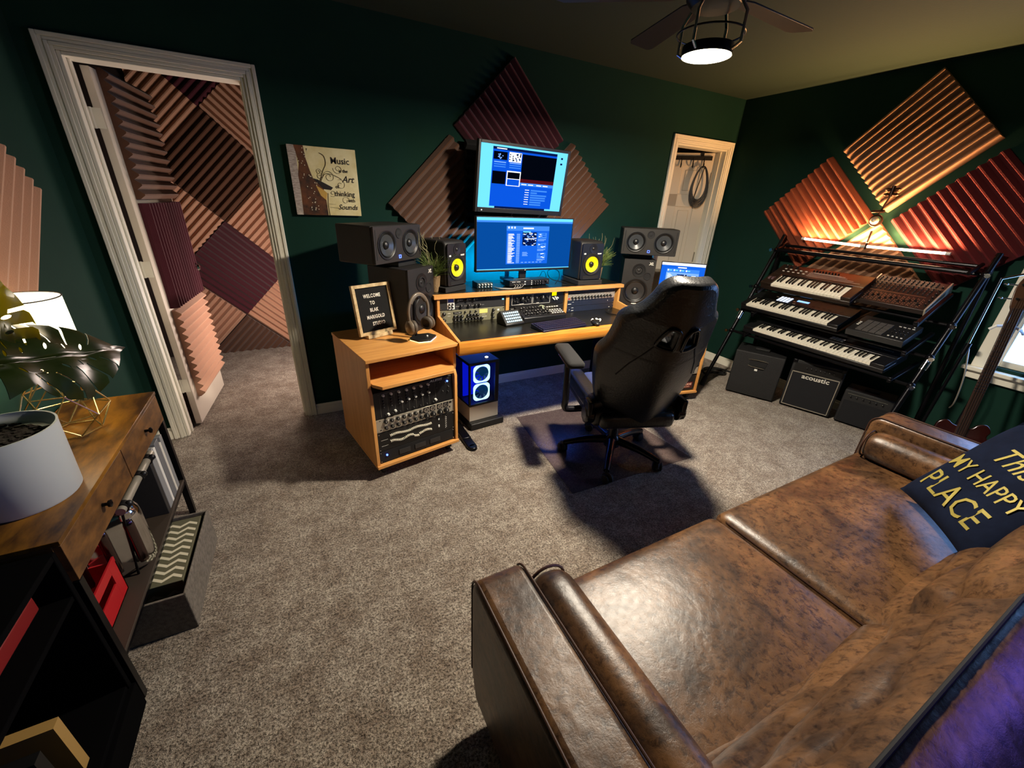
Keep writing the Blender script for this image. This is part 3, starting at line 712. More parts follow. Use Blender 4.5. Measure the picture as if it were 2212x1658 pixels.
# ------------------------------------------------------------------ speakers
def driver(parent, name, c, r, m=CONE, ring=BLACK, capr=.35, dome=True):
    # sits in a recess 11 mm deep: surround, cone and dust cap
    b = B(); x, y_, z = c
    b.lathe([(r*1.20, 0), (r*1.22, -.004), (r*1.10, -.005), (r*1.02, .001), (r*.97, -.004), (r*.88, .001)], c=c, axis='y', n=36, closed=False)
    b.i = 1; b.lathe([(r*.88, .001), (r*.6, .006), (r*capr, .0105)], c=c, axis='y', n=36, closed=False)
    b.i = 2; b.lathe([(r*capr, .0105), (r*capr*.9, .003 if dome else .010), (r*capr*.5, -.002 if dome else .009), (.0005, -.004 if dome else .008)], c=c, axis='y', n=24, closed=False)
    return b.build(name, [ring, m, BLACK], parent, smooth=60)
def baffle(t, x0, x1, z0, z1, holes, y0, m, th=.012, rc=.004):
    cs = ((x1-rc, z1-rc, 0), (x0+rc, z1-rc, 90), (x0+rc, z0+rc, 180), (x1-rc, z0+rc, 270))
    rect = [(cx+rc*math.cos(R(a0+30*k)), cz+rc*math.sin(R(a0+30*k))) for cx, cz, a0 in cs for k in range(4)]
    outl = [rect]+[[(cx+r*math.cos(2*PI*k/36), cz+r*math.sin(2*PI*k/36)) for k in range(36)] for cx, cz, r in holes]
    me = flat_curve(outl, th/2); me.materials.append(m)
    return inst('front_baffle', me, t, (0, y0+th/2, 0), (PI/2, 0, 0))
def monitor_xl(loc, rz, label, mirror):
    W, H, D = .25, .378, .30
    t = thing('studio_monitor', label, 'speaker', loc, rz, 'large two-way studio monitors')
    sx = (lambda x: W-x) if mirror else (lambda x: x)
    B().box(0, W, .012, D, 0, H).build('cabinet', BLACKV, t, bevel=.004)
    baffle(t, 0, W, 0, H, [(W/2-(.005 if mirror else -.005), .125, .090)], 0, BLACKV)
    driver(t, 'woofer', (W/2-(.005 if mirror else -.005), 0, .125), .082)
    driver(t, 'tweeter', (W/2, 0, .292), .026, CONE, BLACKM, .6)
    B().lathe([(.052, 0), (.054, -.003), (.034, -.001)], c=(W/2, 0, .292), axis='y', n=28, closed=False).build('waveguide', BLACK, t)
    B().lathe([(.031, .0), (.031, -.003), (.026, -.003), (.022, .0), (.001, -.0002)], c=(.197, -.0003, .250), axis='y', n=24, closed=False).build('port', BLACKM, t)
    text('lettering', 'XL', .030, MARK, t, (.215, -.001, .348), shear=.2, bold=.0008)
    B().box(W/2-.022, W/2+.022, -.0085, -.004, .017, .024).build('name_plate', WHITE, t, bevel=.001)
    return t
monitor_xl((.563, 2.362, .743), R(38), 'large black monitor speaker on the left cabinet behind the headphones', False)
monitor_xl((2.392, 2.585, .743), R(-36), 'large black monitor speaker on the right cabinet beside the laptop', True)
def dual(loc, rz, label):
    W, H, D = .43, .20, .24
    t = thing('centre_speaker', label, 'speaker', loc, rz, 'wide twin-woofer speakers')
    B().box(0, W, 0, D, 0, H).build('cabinet', BLACKV, t, bevel=.008)
    baffle(t, .004, W-.004, .004, H-.004, [(.108, .098, .070), (W-.108, .098, .070)], -.0125, mat('satin_plate', '#2a2826', .4))
    for cx in (.108, W-.108): driver(t, 'woofer', (cx, -.0125, .098), .064, mat('glossy_cone', '#3a3d40', .25))
    B().lathe([(.028, 0), (.027, -.003), (.020, .0), (.012, -.001), (.001, -.003)], c=(W/2, -.0126, .155), axis='y', n=24, closed=False).build('tweeter', BLACKM, t)
    for x0 in (.016, W-.022): B().box(x0, x0+.006, -.0135, -.012, .025, H-.02).build('side_slot', BLACKM, t)
    b = B(); b.tube([(W/2+.008*sx, -.014, .030+.008*sz) for sx, sz in ((-1, -1), (1, -1), (1, 1), (-1, 1))], .0018, 6, closed=True)
    b.build('power_light', BLUELED, t)
    return t
dual((.372, 2.312, 1.158), R(40), 'wide twin-woofer speaker stacked above the headphones, left end of desk')
dual((2.345, 2.60, 1.158), R(-36), 'wide twin-woofer speaker stacked in front of the closet door')
# rubber risers between stacked speakers
for loc, rz, lab in (((.54, 2.475, 1.121), R(39), 'dark foam riser between the two stacked speakers left of desk'), ((2.475, 2.61, 1.121), R(-36), 'dark foam riser between the two stacked speakers near the closet')):
    o = B().prism([(0, 0), (.17, 0), (.17, .15), (0, .15)], .0, .0365, 'xy').build('speaker_riser', RUBBER, None, bevel=.004); o.location = loc; o.rotation_euler = (0, 0, rz)
    tag(o, lab, 'riser', 'speaker risers')
def krk(loc, rz, label, W=.188):
    H, D = .285, .24
    t = thing('nearfield_monitor', label, 'speaker', loc, rz, 'yellow cone speakers')
    B().prism([(0, 0), (0, H-.018), (.02, H), (D, H), (D, 0)], 0, W, 'yz').build('cabinet', BLACKV, t, bevel=.012, segs=3)
    baffle(t, .006, W-.006, .006, H-.018, [(W/2, .118, .066)], -.0125, BLACK, rc=.012)
    c = (W/2, -.0125, .118)
    b = B(); r = .068
    b.lathe([(r*1.18, 0), (r*1.2, -.005), (r*1.05, -.007), (r*.98, -.002), (r*.93, -.007), (r*.84, -.003)], c=c, axis='y', n=36, closed=False)
    b.build('surround', RUBBER, t, smooth=60)
    B().lathe([(r*.84, -.003), (r*.5, .004), (r*.28, .010)], c=c, axis='y', n=36, closed=False).build('cone', YELLOW, t, smooth=60)
    B().lathe([(r*.30, .010), (r*.27, -.002), (r*.14, -.008), (.0005, -.009)], c=c, axis='y', n=24, closed=False).build('dust_cap', BLACK, t, smooth=80)
    B().lathe([(.034, 0), (.033, -.003), (.012, .000), (.010, -.004), (.0005, -.007)], c=(W/2, -.0125, .232), axis='y', n=24, closed=False).build('tweeter', BLACK, t, smooth=70)
    B().box(.03, W-.03, -.0135, -.012, .014, .034).build('port', BLACKM, t)
    B().box(.03, W-.03, -.016, -.012, .011, .014).build('port_lip', GREYP, t)
    B().box(.022, .038, -.0136, -.012, .19, .20).build('name_plate', WHITE, t)
    text('lettering', 'ROKIT', .012, WHITE, t, (W-.040, -.0138, .195), bold=.0006)
krk((.848, 2.53, .977), R(28), 'yellow-coned monitor speaker on the desk shelf beside the left plant')
krk((1.905, 2.535, .977), R(-3), 'yellow-coned monitor speaker on the desk shelf right of the screens', .2)
def pad(loc, rz, lab, w, d):
    o = B().prism([(0, 0), (w, 0), (w, d), (0, d)], 0, .035, 'xy').build('speaker_pad', mat('charcoal_foam', '#1f1f20', .95, bump=.3, bscale=300), None, bevel=.004)
    o.location = loc; o.rotation_euler = (0, 0, rz); tag(o, lab, 'speaker pad', 'foam pads under the yellow cone speakers')
pad((.84, 2.515, .9415), R(28), 'charcoal foam pad under the yellow-coned speaker beside the headphones', .2, .26)
pad((1.895, 2.515, .9415), R(-3), 'charcoal foam pad under the yellow-coned speaker right of the screens', .22, .26)

# ------------------------------------------------------------------ screens
def ui(mats): return [emat('screen_'+c, c, s) for c, s in mats]
UI = ui([('#1666e8', 1.0), ('#6ad0ff', 1.25), ('#0a1c50', .8), ('#3f86e8', 1.1), ('#ffffff', 1.2), ('#050a18', .5), ('#6a1420', .6), ('#0a55dd', 1.0), ('#7fb0ff', 1.1), ('#064a9c', 1.0)])
class Scr:
    def __init__(s, W, H): s.W = W; s.H = H; s.b = B(); s.d = 0
    def r(s, x0, y0, x1, y1, c, lift=1):   # normalised, y from top
        s.b.i = c; yy = -.0004*lift
        X0, X1 = (x0-.5)*s.W, (x1-.5)*s.W; Z0, Z1 = (.5-y1)*s.H, (.5-y0)*s.H
        s.b.quad((X0, yy, Z0), (X1, yy, Z0), (X1, yy, Z1), (X0, yy, Z1))
def screen_base(t, W, H, bez, bot, m=BLACK, depth=.03):
    b = B(); w, h = W/2, H/2
    b.box(-w-bez, w+bez, .0, depth, -h-bot, h+bez)
    b.box(-w-bez, -w, -.006, 0, -h-bot, h+bez); b.box(w, w+bez, -.006, 0, -h-bot, h+bez); b.box(-w, w, -.006, 0, h, h+bez); b.box(-w, w, -.006, 0, -h-bot, -h)
    return b.build('bezel', m, t, bevel=.002)
# upper screen, tilted forward
t = thing('monitor', 'upper blue-lit screen mounted high above the desk', 'monitor', (1.465, 2.68, 1.642), rot=(R(6.8), R(1.0), 0))
W1, H1 = .655, .372
screen_base(t, W1, H1, .018, .030)
s = Scr(W1, H1); s.r(0, 0, 1, 1, 1, 1); s.r(.13, .03, .87, .97, 7, 2); s.r(.13, .03, .87, .07, 2, 3); s.r(.46, .10, .87, .55, 5, 3)
s.r(.14, .10, .29, .22, 5, 3); s.r(.31, .09, .45, .24, 4, 3); s.r(.14, .40, .29, .60, 5, 3); s.r(.30, .38, .46, .62, 4, 3); s.r(.31, .40, .45, .50, 5, 4); s.r(.31, .51, .45, .61, 7, 4)
s.r(.46, .49, .87, .55, 6, 4); s.r(.46, .55, .87, .60, 3, 4)
for k in range(3):
    for j in range(2): s.r(.15+.17*j, .25+.035*k, .28+.17*j, .265+.035*k, 3 if k else 8, 4)
for k, x in enumerate((.48, .56, .66, .74)): s.r(x, .57, x+.06, .585, 4, 5)
for k in range(7): s.r(.53, .66+.04*k, .58, .67+.04*k, 4, 4); s.r(.60, .655+.04*k, .60+(.20, .08, .20, .19, .19, .14, .14)[k], .68+.04*k, 3, 4)
s.r(.17, .045, .28, .06, 4, 4); s.r(.92, .08, .945, .11, 2, 2); s.r(.92, .17, .945, .20, 2, 2)
rn = random.Random(5)
for k in range(26):
    x, y_ = rn.uniform(.31, .435), rn.uniform(.095, .22); s.r(x, y_, x+.012, y_+.02, rn.choice((2, 5, 8)), 5)
for k in range(12):
    x, y_ = rn.uniform(.18, .245), rn.uniform(.115, .20); s.r(x, y_, x+.012, y_+.012, 8, 5)
s.r(.19, .97, .80, 1.0, 2, 2)
s.b.build('screen', UI, t)
B().box(-.1, .1, .03, .07, -.12, .12).box(-.03, .03, .07, .14, -.05, .05).build('wall_mount', METAL, t)
B().box(-.30, -.294, -.0075, -.0055, -.205, -.199).build('power_light', WHITELED, t)
B().cyl((0, .175, .05), (0, .175, -.68), .018).box(-.045, .045, .14, .205, -.695, -.675).box(-.03, .03, .12, .175, -.04, .04).build('pole', METAL, t)
for o_ in list(t.children):
    if o_.name.startswith('pole'): o_.rotation_euler = (-R(6.8), 0, 0)
# lower wide screen
t = thing('monitor', 'lower wide blue-lit screen standing on the desk shelf', 'monitor', (1.500, 2.655, 1.230))
W2, H2 = .775, .345
screen_base(t, W2, H2, .006, .014, BLACK)
s = Scr(W2, H2); s.r(0, 0, 1, 1, 9, 1); s.r(0, 0, 1, .055, 1, 2); s.r(0, .055, 1, .09, 3, 2)
s.r(.29, .15, .74, .90, 0, 3); s.r(.29, .15, .74, .24, 3, 4); s.r(.46, .18, .57, .205, 4, 5); s.r(.46, .25, .54, .28, 1, 5)
for k in range(3): s.r(.305+.03*k, .165, .32+.03*k, .20, 4, 5)
for k in range(30): s.r(.31, .30+.0195*k, .33+rn.uniform(.01, .05), .311+.0195*k, 4, 5); s.r(.395, .30+.0195*k, .43, .311+.0195*k, 8, 5)
s.r(.302, .30, .308, .88, 8, 5)
for k in range(70):
    x, y_ = rn.uniform(.455, .595), rn.uniform(.27, .52); s.r(x, y_, x+rn.uniform(.006, .02), y_+rn.uniform(.008, .02), rn.choice((4, 7, 8, 2)), 6)
s.r(.455, .27, .605, .53, 2, 5); s.r(.48, .39, .58, .405, 4, 7)
for k in range(4): s.r(.46, .66+.022*k, .46+.05+.01*(k % 2), .672+.022*k, 8, 5)
for z in (.28, .48, .68):
    s.r(.62, z, .715, z+.11, 3, 5)
    for k in range(9): x, y_ = rn.uniform(.625, .69), rn.uniform(z, z+.09); s.r(x, y_, x+.02, y_+.014, rn.choice((4, 7)), 6)
    s.r(.62, z+.125, .71, z+.14, 8, 5); s.r(.62, z+.15, .69, z+.16, 8, 5)
for k in range(6): s.r(.45+.04*k, .86, .475+.04*k, .875, 8, 5)
s.r(0, .985, 1, 1, 1, 6)
s.b.build('screen', UI, t)
text('lettering', 'LG', .010, MARK, t, (0, -.0065, -H2/2-.008))
sg = B(); sg.box(-.028, .028, .03, .05, -.283, -.02); sg.box(-.14, .14, .035, .125, -.2885, -.276); sg.build('stand', BLACK, t, bevel=.003)

# things on the shelf
t = thing('audio_interface', 'black audio interface with plugged cables centred on the shelf', 'audio interface', (1.335, 2.572, .9415), R(4))
B().box(0, .35, 0, .095, .006, .048).build('body', BLACK, t, bevel=.003)
B().prism([(.005, .0), (.17, .0), (.17, .03), (.005, .03)], .048, .0485, 'xy')
for i in range(4): inst('knob', KN_S, t, (.215+.022*i, 0, .033)); inst('knob', KN_S, t, (.215+.022*i, 0, .016))
inst('knob', KN_M, t, (.32, 0, .03))
dots(t, [(.02, .036, .03, .003), (.06, .036, .03, .003), (.125, .033, .012, .006), (.125, .015, .012, .006), (.185, .036, .008, .005), (.185, .024, .008, .005), (.185, .012, .008, .005)], WHITE)
for i in range(4): B().tube(spl([(.035+.022*i, 0, .022), (.032+.022*i, -.03, .018), (.00+.016*i, -.05, .004), (-.05, -.045+.008*i, .004), (-.09, -.02+.01*i, .004), (-.10, .06, .004)], 5), .0022, 6).build('patch_cable', SILVER, t)
B().box(.06, .20, .05, .052, .048, .0486).build('lettering_bar', MARK, t)
for x in (.02, .33):
    B().cyl((x, .03, 0), (x, .03, .006), .008, n=10).cyl((x, .08, 0), (x, .08, .006), .008, n=10).build('foot', RUBBER, t)
t = thing('headphone_amplifier', 'small dark box with a row of bright knobs beside the left yellow speaker', 'amplifier', (1.095, 2.60, .9415), R(-2))
B().box(0, .12, 0, .10, 0, .040).build('body', mat('teal_box', '#14303c', .35), t, bevel=.003)
for i in range(5): inst('knob', KN_W, t, (.015+.0225*i, 0, .028)); inst('knob', KN_W, t, (.015+.0225*i, 0, .012), scale=(.7, .7, .7))
tag(B().tube(spl([(1.74, 2.60, .945), (1.80, 2.64, .98), (1.83, 2.70, 1.02), (1.79, 2.73, 1.035), (1.76, 2.75, 1.01), (1.78, 2.72, .96), (1.85, 2.62, .944), (1.83, 2.56, .944), (1.78, 2.56, .944)], 6), .0025, 6).tube(spl([(1.66, 2.72, .96), (1.70, 2.73, 1.02), (1.73, 2.73, 1.0), (1.74, 2.73, .944)], 6), .0022, 6).build('cable', BLACK), 'thin black cable looping on the shelf below the wide screen', 'cable')

# plants
def curly_plant(loc, label, seed, hgt=.30, spread=.17):
    rn = random.Random(seed)
    t = thing('potted_plant', label, 'plant', loc, 0, 'small curly grass plants on the desk shelf')
    B().lathe([(.030, 0), (.040, .098), (.0415, .105), (.037, .105), (.033, .09), (.001, .088)], n=24).build('pot', mat('tan_pot', '#8f7654', .8, bump=.3, bscale=120), t, smooth=50)
    b = B()
    for k in range(320):
        a = rn.uniform(0, 2*PI); s1 = rn.uniform(.2, 1)**.7*spread; hh = rn.uniform(.35, 1)*hgt*.72; ph = rn.uniform(0, 6)
        pts = []
        for i in range(7):
            u = i/6; pts.append((math.cos(a)*s1*u**1.3+.012*math.sin(ph+5*u)*u, math.sin(a)*s1*u**1.3+.012*math.cos(ph+6*u)*u, .09+hh*u-.04*u*u*(s1/spread)))
        b.tube(pts, [.0020*(1-.6*i/6) for i in range(7)], 4)
    o = b.build('foliage', mat('grass_leaf', '#3f5a28', .6, col2='#7d8c4a', scale=30), t); o['kind'] = 'stuff'
    b = B()
    for k in range(9):
        a = rn.uniform(0, 2*PI); s1 = rn.uniform(.4, 1.1)*spread; hh = rn.uniform(.8, 1.15)*hgt; ph = rn.uniform(0, 6)
        b.tube([(math.cos(a)*s1*u+.022*math.sin(ph+11*u)*u, math.sin(a)*s1*u+.022*math.cos(ph+9*u)*u, .09+hh*u+.01*math.sin(14*u)) for u in [i/13 for i in range(14)]], [.0022*(1-.5*i/13) for i in range(14)], 4)
    b.build('curly_twigs', mat('twig', '#8a8560', .7), t)
curly_plant((.798, 2.60, .9415), 'curly green plant in tan pot beside the left yellow-coned speaker', 1, .27, .15)
curly_plant((2.20, 2.68, .9415), 'curly green plant in tan pot beside the right yellow-coned speaker', 2, .27, .12)

# things on the desktop
t = thing('button_pad', 'small tilted controller with a grid of lit white keys on the desktop', 'controller', (1.180, 2.300, DZ+.001), R(8))
B().prism([(0, 0), (0, .012), (.085, .088), (.12, .06), (.12, 0)], 0, .155, 'yz').build('body', BLACK, t, bevel=.005)
sl_a = math.atan2(.076, .085); KM = B().box(-.0075, .0075, -.005, .005, 0, .004).mesh('key', [mat('lit_key', '#c8ecff', .3, emit='#c8ecff', es=.9)])
for i in range(8):
    for j in range(4): inst('key', KM, t, (.022+.016*i, .016+.0165*j*1.0, .0265+.0148*j), (sl_a, 0, 0), scale=(.55, 1.2, 1))
t = thing('mixing_controller', 'black wedge shaped knob controller in front of the desk centre bay', 'controller', (1.335, 2.335, DZ+.001), R(2))
B().prism([(0, 0), (0, .035), (.15, .085), (.16, .0)], 0, .36, 'yz').build('body', BLACK, t, bevel=.004)
sa = math.atan2(.05, .15)
def up(x, u, dz=0): return (x, u*math.cos(sa), .035+u*math.sin(sa)+dz)
for i in range(9):
    for u in (.03, .06, .10): inst('knob', KN_M if (i+int(u*100)) % 3 else KN_S, t, up(.03+.024*i, u+.006*(i % 2)), (PI/2*0-PI/2+sa, 0, 0))
bm_ = B().box(-.009, .009, -.005, .005, 0, .003).mesh('button', MARK)
for i in range(5):
    for u in (.03, .05, .07, .11): inst('button', bm_, t, up(.255+.022*i, u), (sa, 0, 0), scale=(.8, .7, 1))
inst('jog_wheel', B().lathe([(.022, 0), (.022, .006), (.018, .008), (.001, .008)], n=24).mesh('jog_wheel', mat('sage_knob', '#8c947c', .4)), t, up(.215, .115), (sa, 0, 0))
def keyboard_small():
    t = thing('computer_keyboard', 'compact dark blue-lit computer keyboard near the desk front edge', 'keyboard', (1.345, 2.095, DZ+.001), R(6))
    B().prism([(0, 0), (0, .014), (.14, .030), (.14, 0)], 0, .375, 'yz').build('case', mat('navy_case', '#14142c', .4), t, bevel=.003)
    kt = B().box(-.0082, .0082, -.0082, .0082, 0, .008).mesh('key', mat('keycap', '#1a1a30', .35)); a = math.atan2(.016, .14)
    for j in range(5):
        for i in range(20):
            inst('key', kt, t, (.014+.0184*i, .014+.024*j+.002, .0155+.0027*j), (a, 0, 0))
keyboard_small()
t = thing('computer_mouse', 'black mouse with bright trim beside the keyboard', 'mouse', (1.80, 2.14, DZ+.001), R(-20))
B().sphere((0, 0, .017), 1, 14, (.032, .055, .019)).build('shell', BLACK, t, smooth=180, clip=[(Vector((0, 0, .0005)), Vector((0, 0, -1)))])
B().cyl((-.003, .03, .032), (.003, .03, .032), .009, n=12).build('wheel', CHROME, t)
t = thing('earphones', 'white coiled earphones on a dark cloth beside the mouse', 'earphones', (1.865, 2.215, DZ+.001))
for k in range(5):
    a = k*1.1; B().sphere((.035*math.cos(a), .022*math.sin(a), .010), .009, 8).build('bud', WHITE, t)
B().tube(spl([(.04*math.cos(a), .025*math.sin(a)*(1+.2*math.sin(3*a)), .008) for a in [k*.7 for k in range(14)]], 4), .0025, 6).build('cord', WHITE, t)
tag(B().tube(spl([(2.17, 2.44, DZ+.02), (2.12, 2.42, DZ+.012), (2.10, 2.36, DZ+.006), (2.13, 2.28, DZ+.005), (2.09, 2.24, DZ+.005)], 6), .004, 6).build('cable', BLACK), 'black cable lying by the right end of the desktop', 'cable')

# letter board
t = thing('letter_board', 'black felt letter board in pale wood frame welcoming visitors', 'letter board', (.268, 2.325, .743), rot=(R(-9), 0, R(23)))
W, H = .243, .285
for x0, x1, z0, z1 in ((0, .018, .02, H+.02), (W-.018, W, .02, H+.02), (.018, W-.018, .02, .038), (.018, W-.018, H+.002, H+.02)):
    B().box(x0, x1, 0, .022, z0, z1).build('frame_piece', mat('whitewashed_wood', '#a98a5c', .6, col2='#e2cc9c', scale=20, stretch=(1, 1, 1)), t, bevel=.001)
b = B(); b.box(.018, W-.018, .010, .018, .038, H+.002)
b.build('felt', mat('black_felt', '#0c0c0c', .95), t)
b = B()
for k in range(38): b.box(.019, W-.019, .0088, .0102, .042+k*.0068, .0445+k*.0068)
b.build('felt_rows', mat('black_felt_rib', '#161616', .95), t)
B().box(.04, W-.04, -.012, .034, .0, .021).build('base', _m['whitewashed_wood'], t, bevel=.001)
for k, (s_, dx) in enumerate((('WELCOME', 0), ('TO', -.004), ('BLAK', .0), ('MARIGOLD', .004), ('STUDIO', .016))):
    text('letters', s_, .029, KEYW, t, (W/2+dx-.002, .008, .238-.040*k), sx=.72, spacing=1.14, ext=.001, bold=.0006)
# headphones on stand
t = thing('headphone_stand', 'dark headphone stand with glowing rainbow base edge on the left cabinet', 'stand', (.60, 2.225, .743), R(30))
hexo = [(.0, -.055), (.085, -.02), (.085, .045), (0, .085), (-.06, .05), (-.06, -.02)]
B().prism(hexo, .002, .014, 'xy').build('base', BLACK, t, bevel=.002)
def rainbow():
    m = bpy.data.materials.new('rainbow_edge'); m.use_nodes = True; nt = m.node_tree; bs = nt.nodes['Principled BSDF']
    tc = nt.nodes.new('ShaderNodeTexCoord'); sp = nt.nodes.new('ShaderNodeSeparateXYZ'); mt = nt.nodes.new('ShaderNodeMath'); mt.operation = 'MULTIPLY_ADD'; mt.inputs[1].default_value = 6; mt.inputs[2].default_value = .5
    hsv = nt.nodes.new('ShaderNodeCombineColor'); hsv.mode = 'HSV'; hsv.inputs[1].default_value = .6; hsv.inputs[2].default_value = 1
    nt.links.new(tc.outputs['Object'], sp.inputs[0]); nt.links.new(sp.outputs[0], mt.inputs[0]); nt.links.new(mt.outputs[0], hsv.inputs[0]); nt.links.new(hsv.outputs[0], bs.inputs['Emission Color']); bs.inputs['Emission Strength'].default_value = 1.6
    return m
B().prism([(x*1.02, y_*1.02) for x, y_ in hexo], .0, .004, 'xy').build('light_edge', rainbow(), t)
B().tube([(.0, .06, .01), (.0, .07, .12), (.0, .065, .24)], .008, 10).tube([(0, .067, .236), (0, .02, .252)], .014, 10).build('post', METAL, t, smooth=60)
B().sphere((.03, .0, .016), .006, 8).build('button', WHITE, t)
t = thing('headphones', 'taupe over-ear headphones hanging on the stand in front of speaker', 'headphones', (.60, 2.225, .743), R(30))
HPm = mat('taupe_plastic', '#6e6152', .35)
arc = [(.078*math.cos(a), .03, .165+.100*math.sin(a)) for a in [PI*k/18 for k in range(19)]]
B().tube([(.072, .03, .10)]+arc+[(-.072, .03, .10)], .0085, 8).build('headband', HPm, t, smooth=60)
B().tube([(.070*math.cos(a), .03, .160+.095*math.sin(a)) for a in [PI*(.2+.6*k/12) for k in range(13)]], .010, 8).build('band_cushion', mat('taupe_leather', '#4c4338', .6), t, smooth=60)
for sgn in (-1, 1):
    M = Matrix.Translation((sgn*.066, .025, .085)) @ Matrix.Rotation(sgn*R(14), 4, 'Z')
    B(M).lathe([(.001, .026), (.030, .025), (.040, .016), (.041, .004), (.034, .0)] if sgn > 0 else [(.001, -.026), (.030, -.025), (.040, -.016), (.041, -.004), (.034, 0)], axis='x', n=24).build('ear_cup', HPm, t, smooth=50)
    B(M).lathe([(.036, 0), (.040, -sgn*.010), (.036, -sgn*.022), (.024, -sgn*.024), (.020, -sgn*.012)], axis='x', n=24).build('ear_pad', mat('taupe_leather', '#4c4338', .6), t, smooth=80)

# laptop on right cabinet
t = thing('laptop_riser', 'dark red wooden wedge under the laptop on the right cabinet', 'block', (2.567, 2.330, .743), R(-43))
B().prism([(0, 0), (0, .045), (.25, .045+.25*math.tan(R(16))), (.25, 0)], 0, .345, 'yz').build('block', mat('mahogany', '#4a1c14', .35), t, bevel=.003)
t = thing('laptop', 'open silver-edged laptop showing a blue file window beside the speaker', 'laptop', (2.567, 2.330, .7895), rot=(R(16), 0, R(-43)))
B().box(0, .355, 0, .245, 0, .016).build('base', mat('laptop_shell', '#33353a', .35, metal=.5), t, bevel=.004)
b = B()
for j in range(5):
    for i in range(14): b.box(.025+.022*i, .044+.022*i, .10+.021*j, .118+.021*j, .016, .0175)
b.build('keys', BLACK, t)['kind'] = 'stuff'
B().box(.12, .235, .015, .085, .016, .0165).build('trackpad', GREYP, t)
M = Matrix.Translation((0, .245, .018)) @ Matrix.Rotation(R(-24), 4, 'X')
B(M).box(0, .355, 0, .006, 0, .232).build('lid', mat('laptop_shell', '#33353a', .35), t, bevel=.003)
s = Scr(.343, .214); s.b.M = M @ Matrix.Translation((.1775, -.0004, .118))
s.r(0, 0, 1, 1, 0, 1); s.r(0, 0, 1, .10, 4, 2); s.r(.13, .22, .88, .88, 8, 2); s.r(.13, .22, .88, .36, 3, 3); s.r(.38, .15, .58, .19, 4, 2)
for k in range(4): s.r(.15+.14*k, .25, .18+.14*k, .31, 4, 4); s.r(.19+.14*k, .26, .25+.14*k, .30, 1, 4)
for k in range(9): s.r(.16, .42+.035*k, .16+rn.uniform(.06, .14), .435+.035*k, 4, 4)
s.r(.38, .42, .61, .72, 2, 4)
for k in range(40):
    x, y_ = rn.uniform(.38, .59), rn.uniform(.42, .70); s.r(x, y_, x+.02, y_+.02, rn.choice((4, 7, 8, 2)), 5)
for z in (.44, .60, .74):
    s.r(.64, z, .85, z+.08, 3, 4)
    for k in range(6): x = rn.uniform(.65, .8); s.r(x, z+.01, x+.03, z+.05, 4, 5)
s.r(.2, .95, .45, .98, 4, 3)
s.b.build('screen', UI, t)

# pc tower
t = thing('computer_tower', 'black glass-fronted computer tower with two glowing cyan fans under desk', 'computer', (.932, 2.336, .053), R(5))
W, H, D = .235, .445, .36
CY = emat('cyan_ring', '#b8f8ff', 2.6)
B().box(0, W, 0, D, .115, .13).box(0, W, 0, D, H-.02, H).box(0, .012, 0, .02, .13, H-.02).box(W-.03, W, 0, .02, .13, H-.02).box(0.01, W, D-.01, D, .13, H-.02).box(W-.006, W, .02, D, .13, H-.02).build('case', BLACK, t, bevel=.003)
B().box(0.0, W, 0, D, .0, .115).build('lower_shroud', mat('pale_shroud', '#d6cdbf', .4, metal=.3), t, bevel=.002)
B().box(.012, W-.03, .0, .003, .13, H-.02).build('front_glass', mat('tinted_glass', '#0a1a28', .05, alpha=.25), t)
B().box(.0, .003, .02, D-.01, .13, H-.02).build('side_glass', mat('blue_tinted_glass', '#1020a0', .08, alpha=.3), t)
B().box(.02, W-.02, .14, .15, .14, H-.03).build('inner_board', emat('blue_inside', '#0a1cff', .9), t)
for z in (.208, .347):
    rc = .030; hs_ = .065
    sq = [(.108+sx_*(hs_-rc)+rc*math.cos(R(a0+15*k)), z+sz_*(hs_-rc)+rc*math.sin(R(a0+15*k))) for sx_, sz_, a0 in ((1, 1, 0), (-1, 1, 90), (-1, -1, 180), (1, -1, 270)) for k in range(7)]
    me = flat_curve([sq, [(.108+.055*math.cos(2*PI*k/36), z+.055*math.sin(2*PI*k/36)) for k in range(36)]], .002); me.materials.append(CY)
    f = inst('fan', me, t, (0, .024, 0), (PI/2, 0, 0))
    b = B()
    for k in range(9):
        a = 2*PI*k/9; ca, sa_ = math.cos(a), math.sin(a); ca2, sa2 = math.cos(a+.62), math.sin(a+.62)
        b.quad((.108+.018*ca, z+.018*sa_, .004), (.108+.053*ca, z+.053*sa_, .004), (.108+.053*ca2, z+.053*sa2, -.008), (.108+.018*ca2, z+.018*sa2, -.006))
    b.cyl((.108, z, -.008), (.108, z, .006), .018).build('blades', mat('fan_blade', '#0a3a6a', .3, emit='#0a4a80', es=.45), f)
B().cyl((.17, .07, H), (.17, .07, H+.003), .012).build('power_button', WHITELED, t)
light('tower_glow', 'POINT', (1.03, 2.42, .30), 0.8, (.05, .15, 1.0), .05)
o = B().box(-.008, .26, -.045, .37, 0, .052).build('tower_stand', mat('stand_black', '#0c0c0e', .5), None, bevel=.006); o.location = (.932, 2.336, 0); o.rotation_euler = (0, 0, R(5))
tag(o, 'low black stand under the computer tower', 'stand')
tag(B().tube(spl([(1.21, 2.86, .05), (1.22, 2.83, .12), (1.24, 2.82, .05), (1.22, 2.78, .008), (1.16, 2.7, .008)], 6), .004, 6).build('cable', BLACK), 'black cable on the floor against the baseboard under the desk', 'cable')

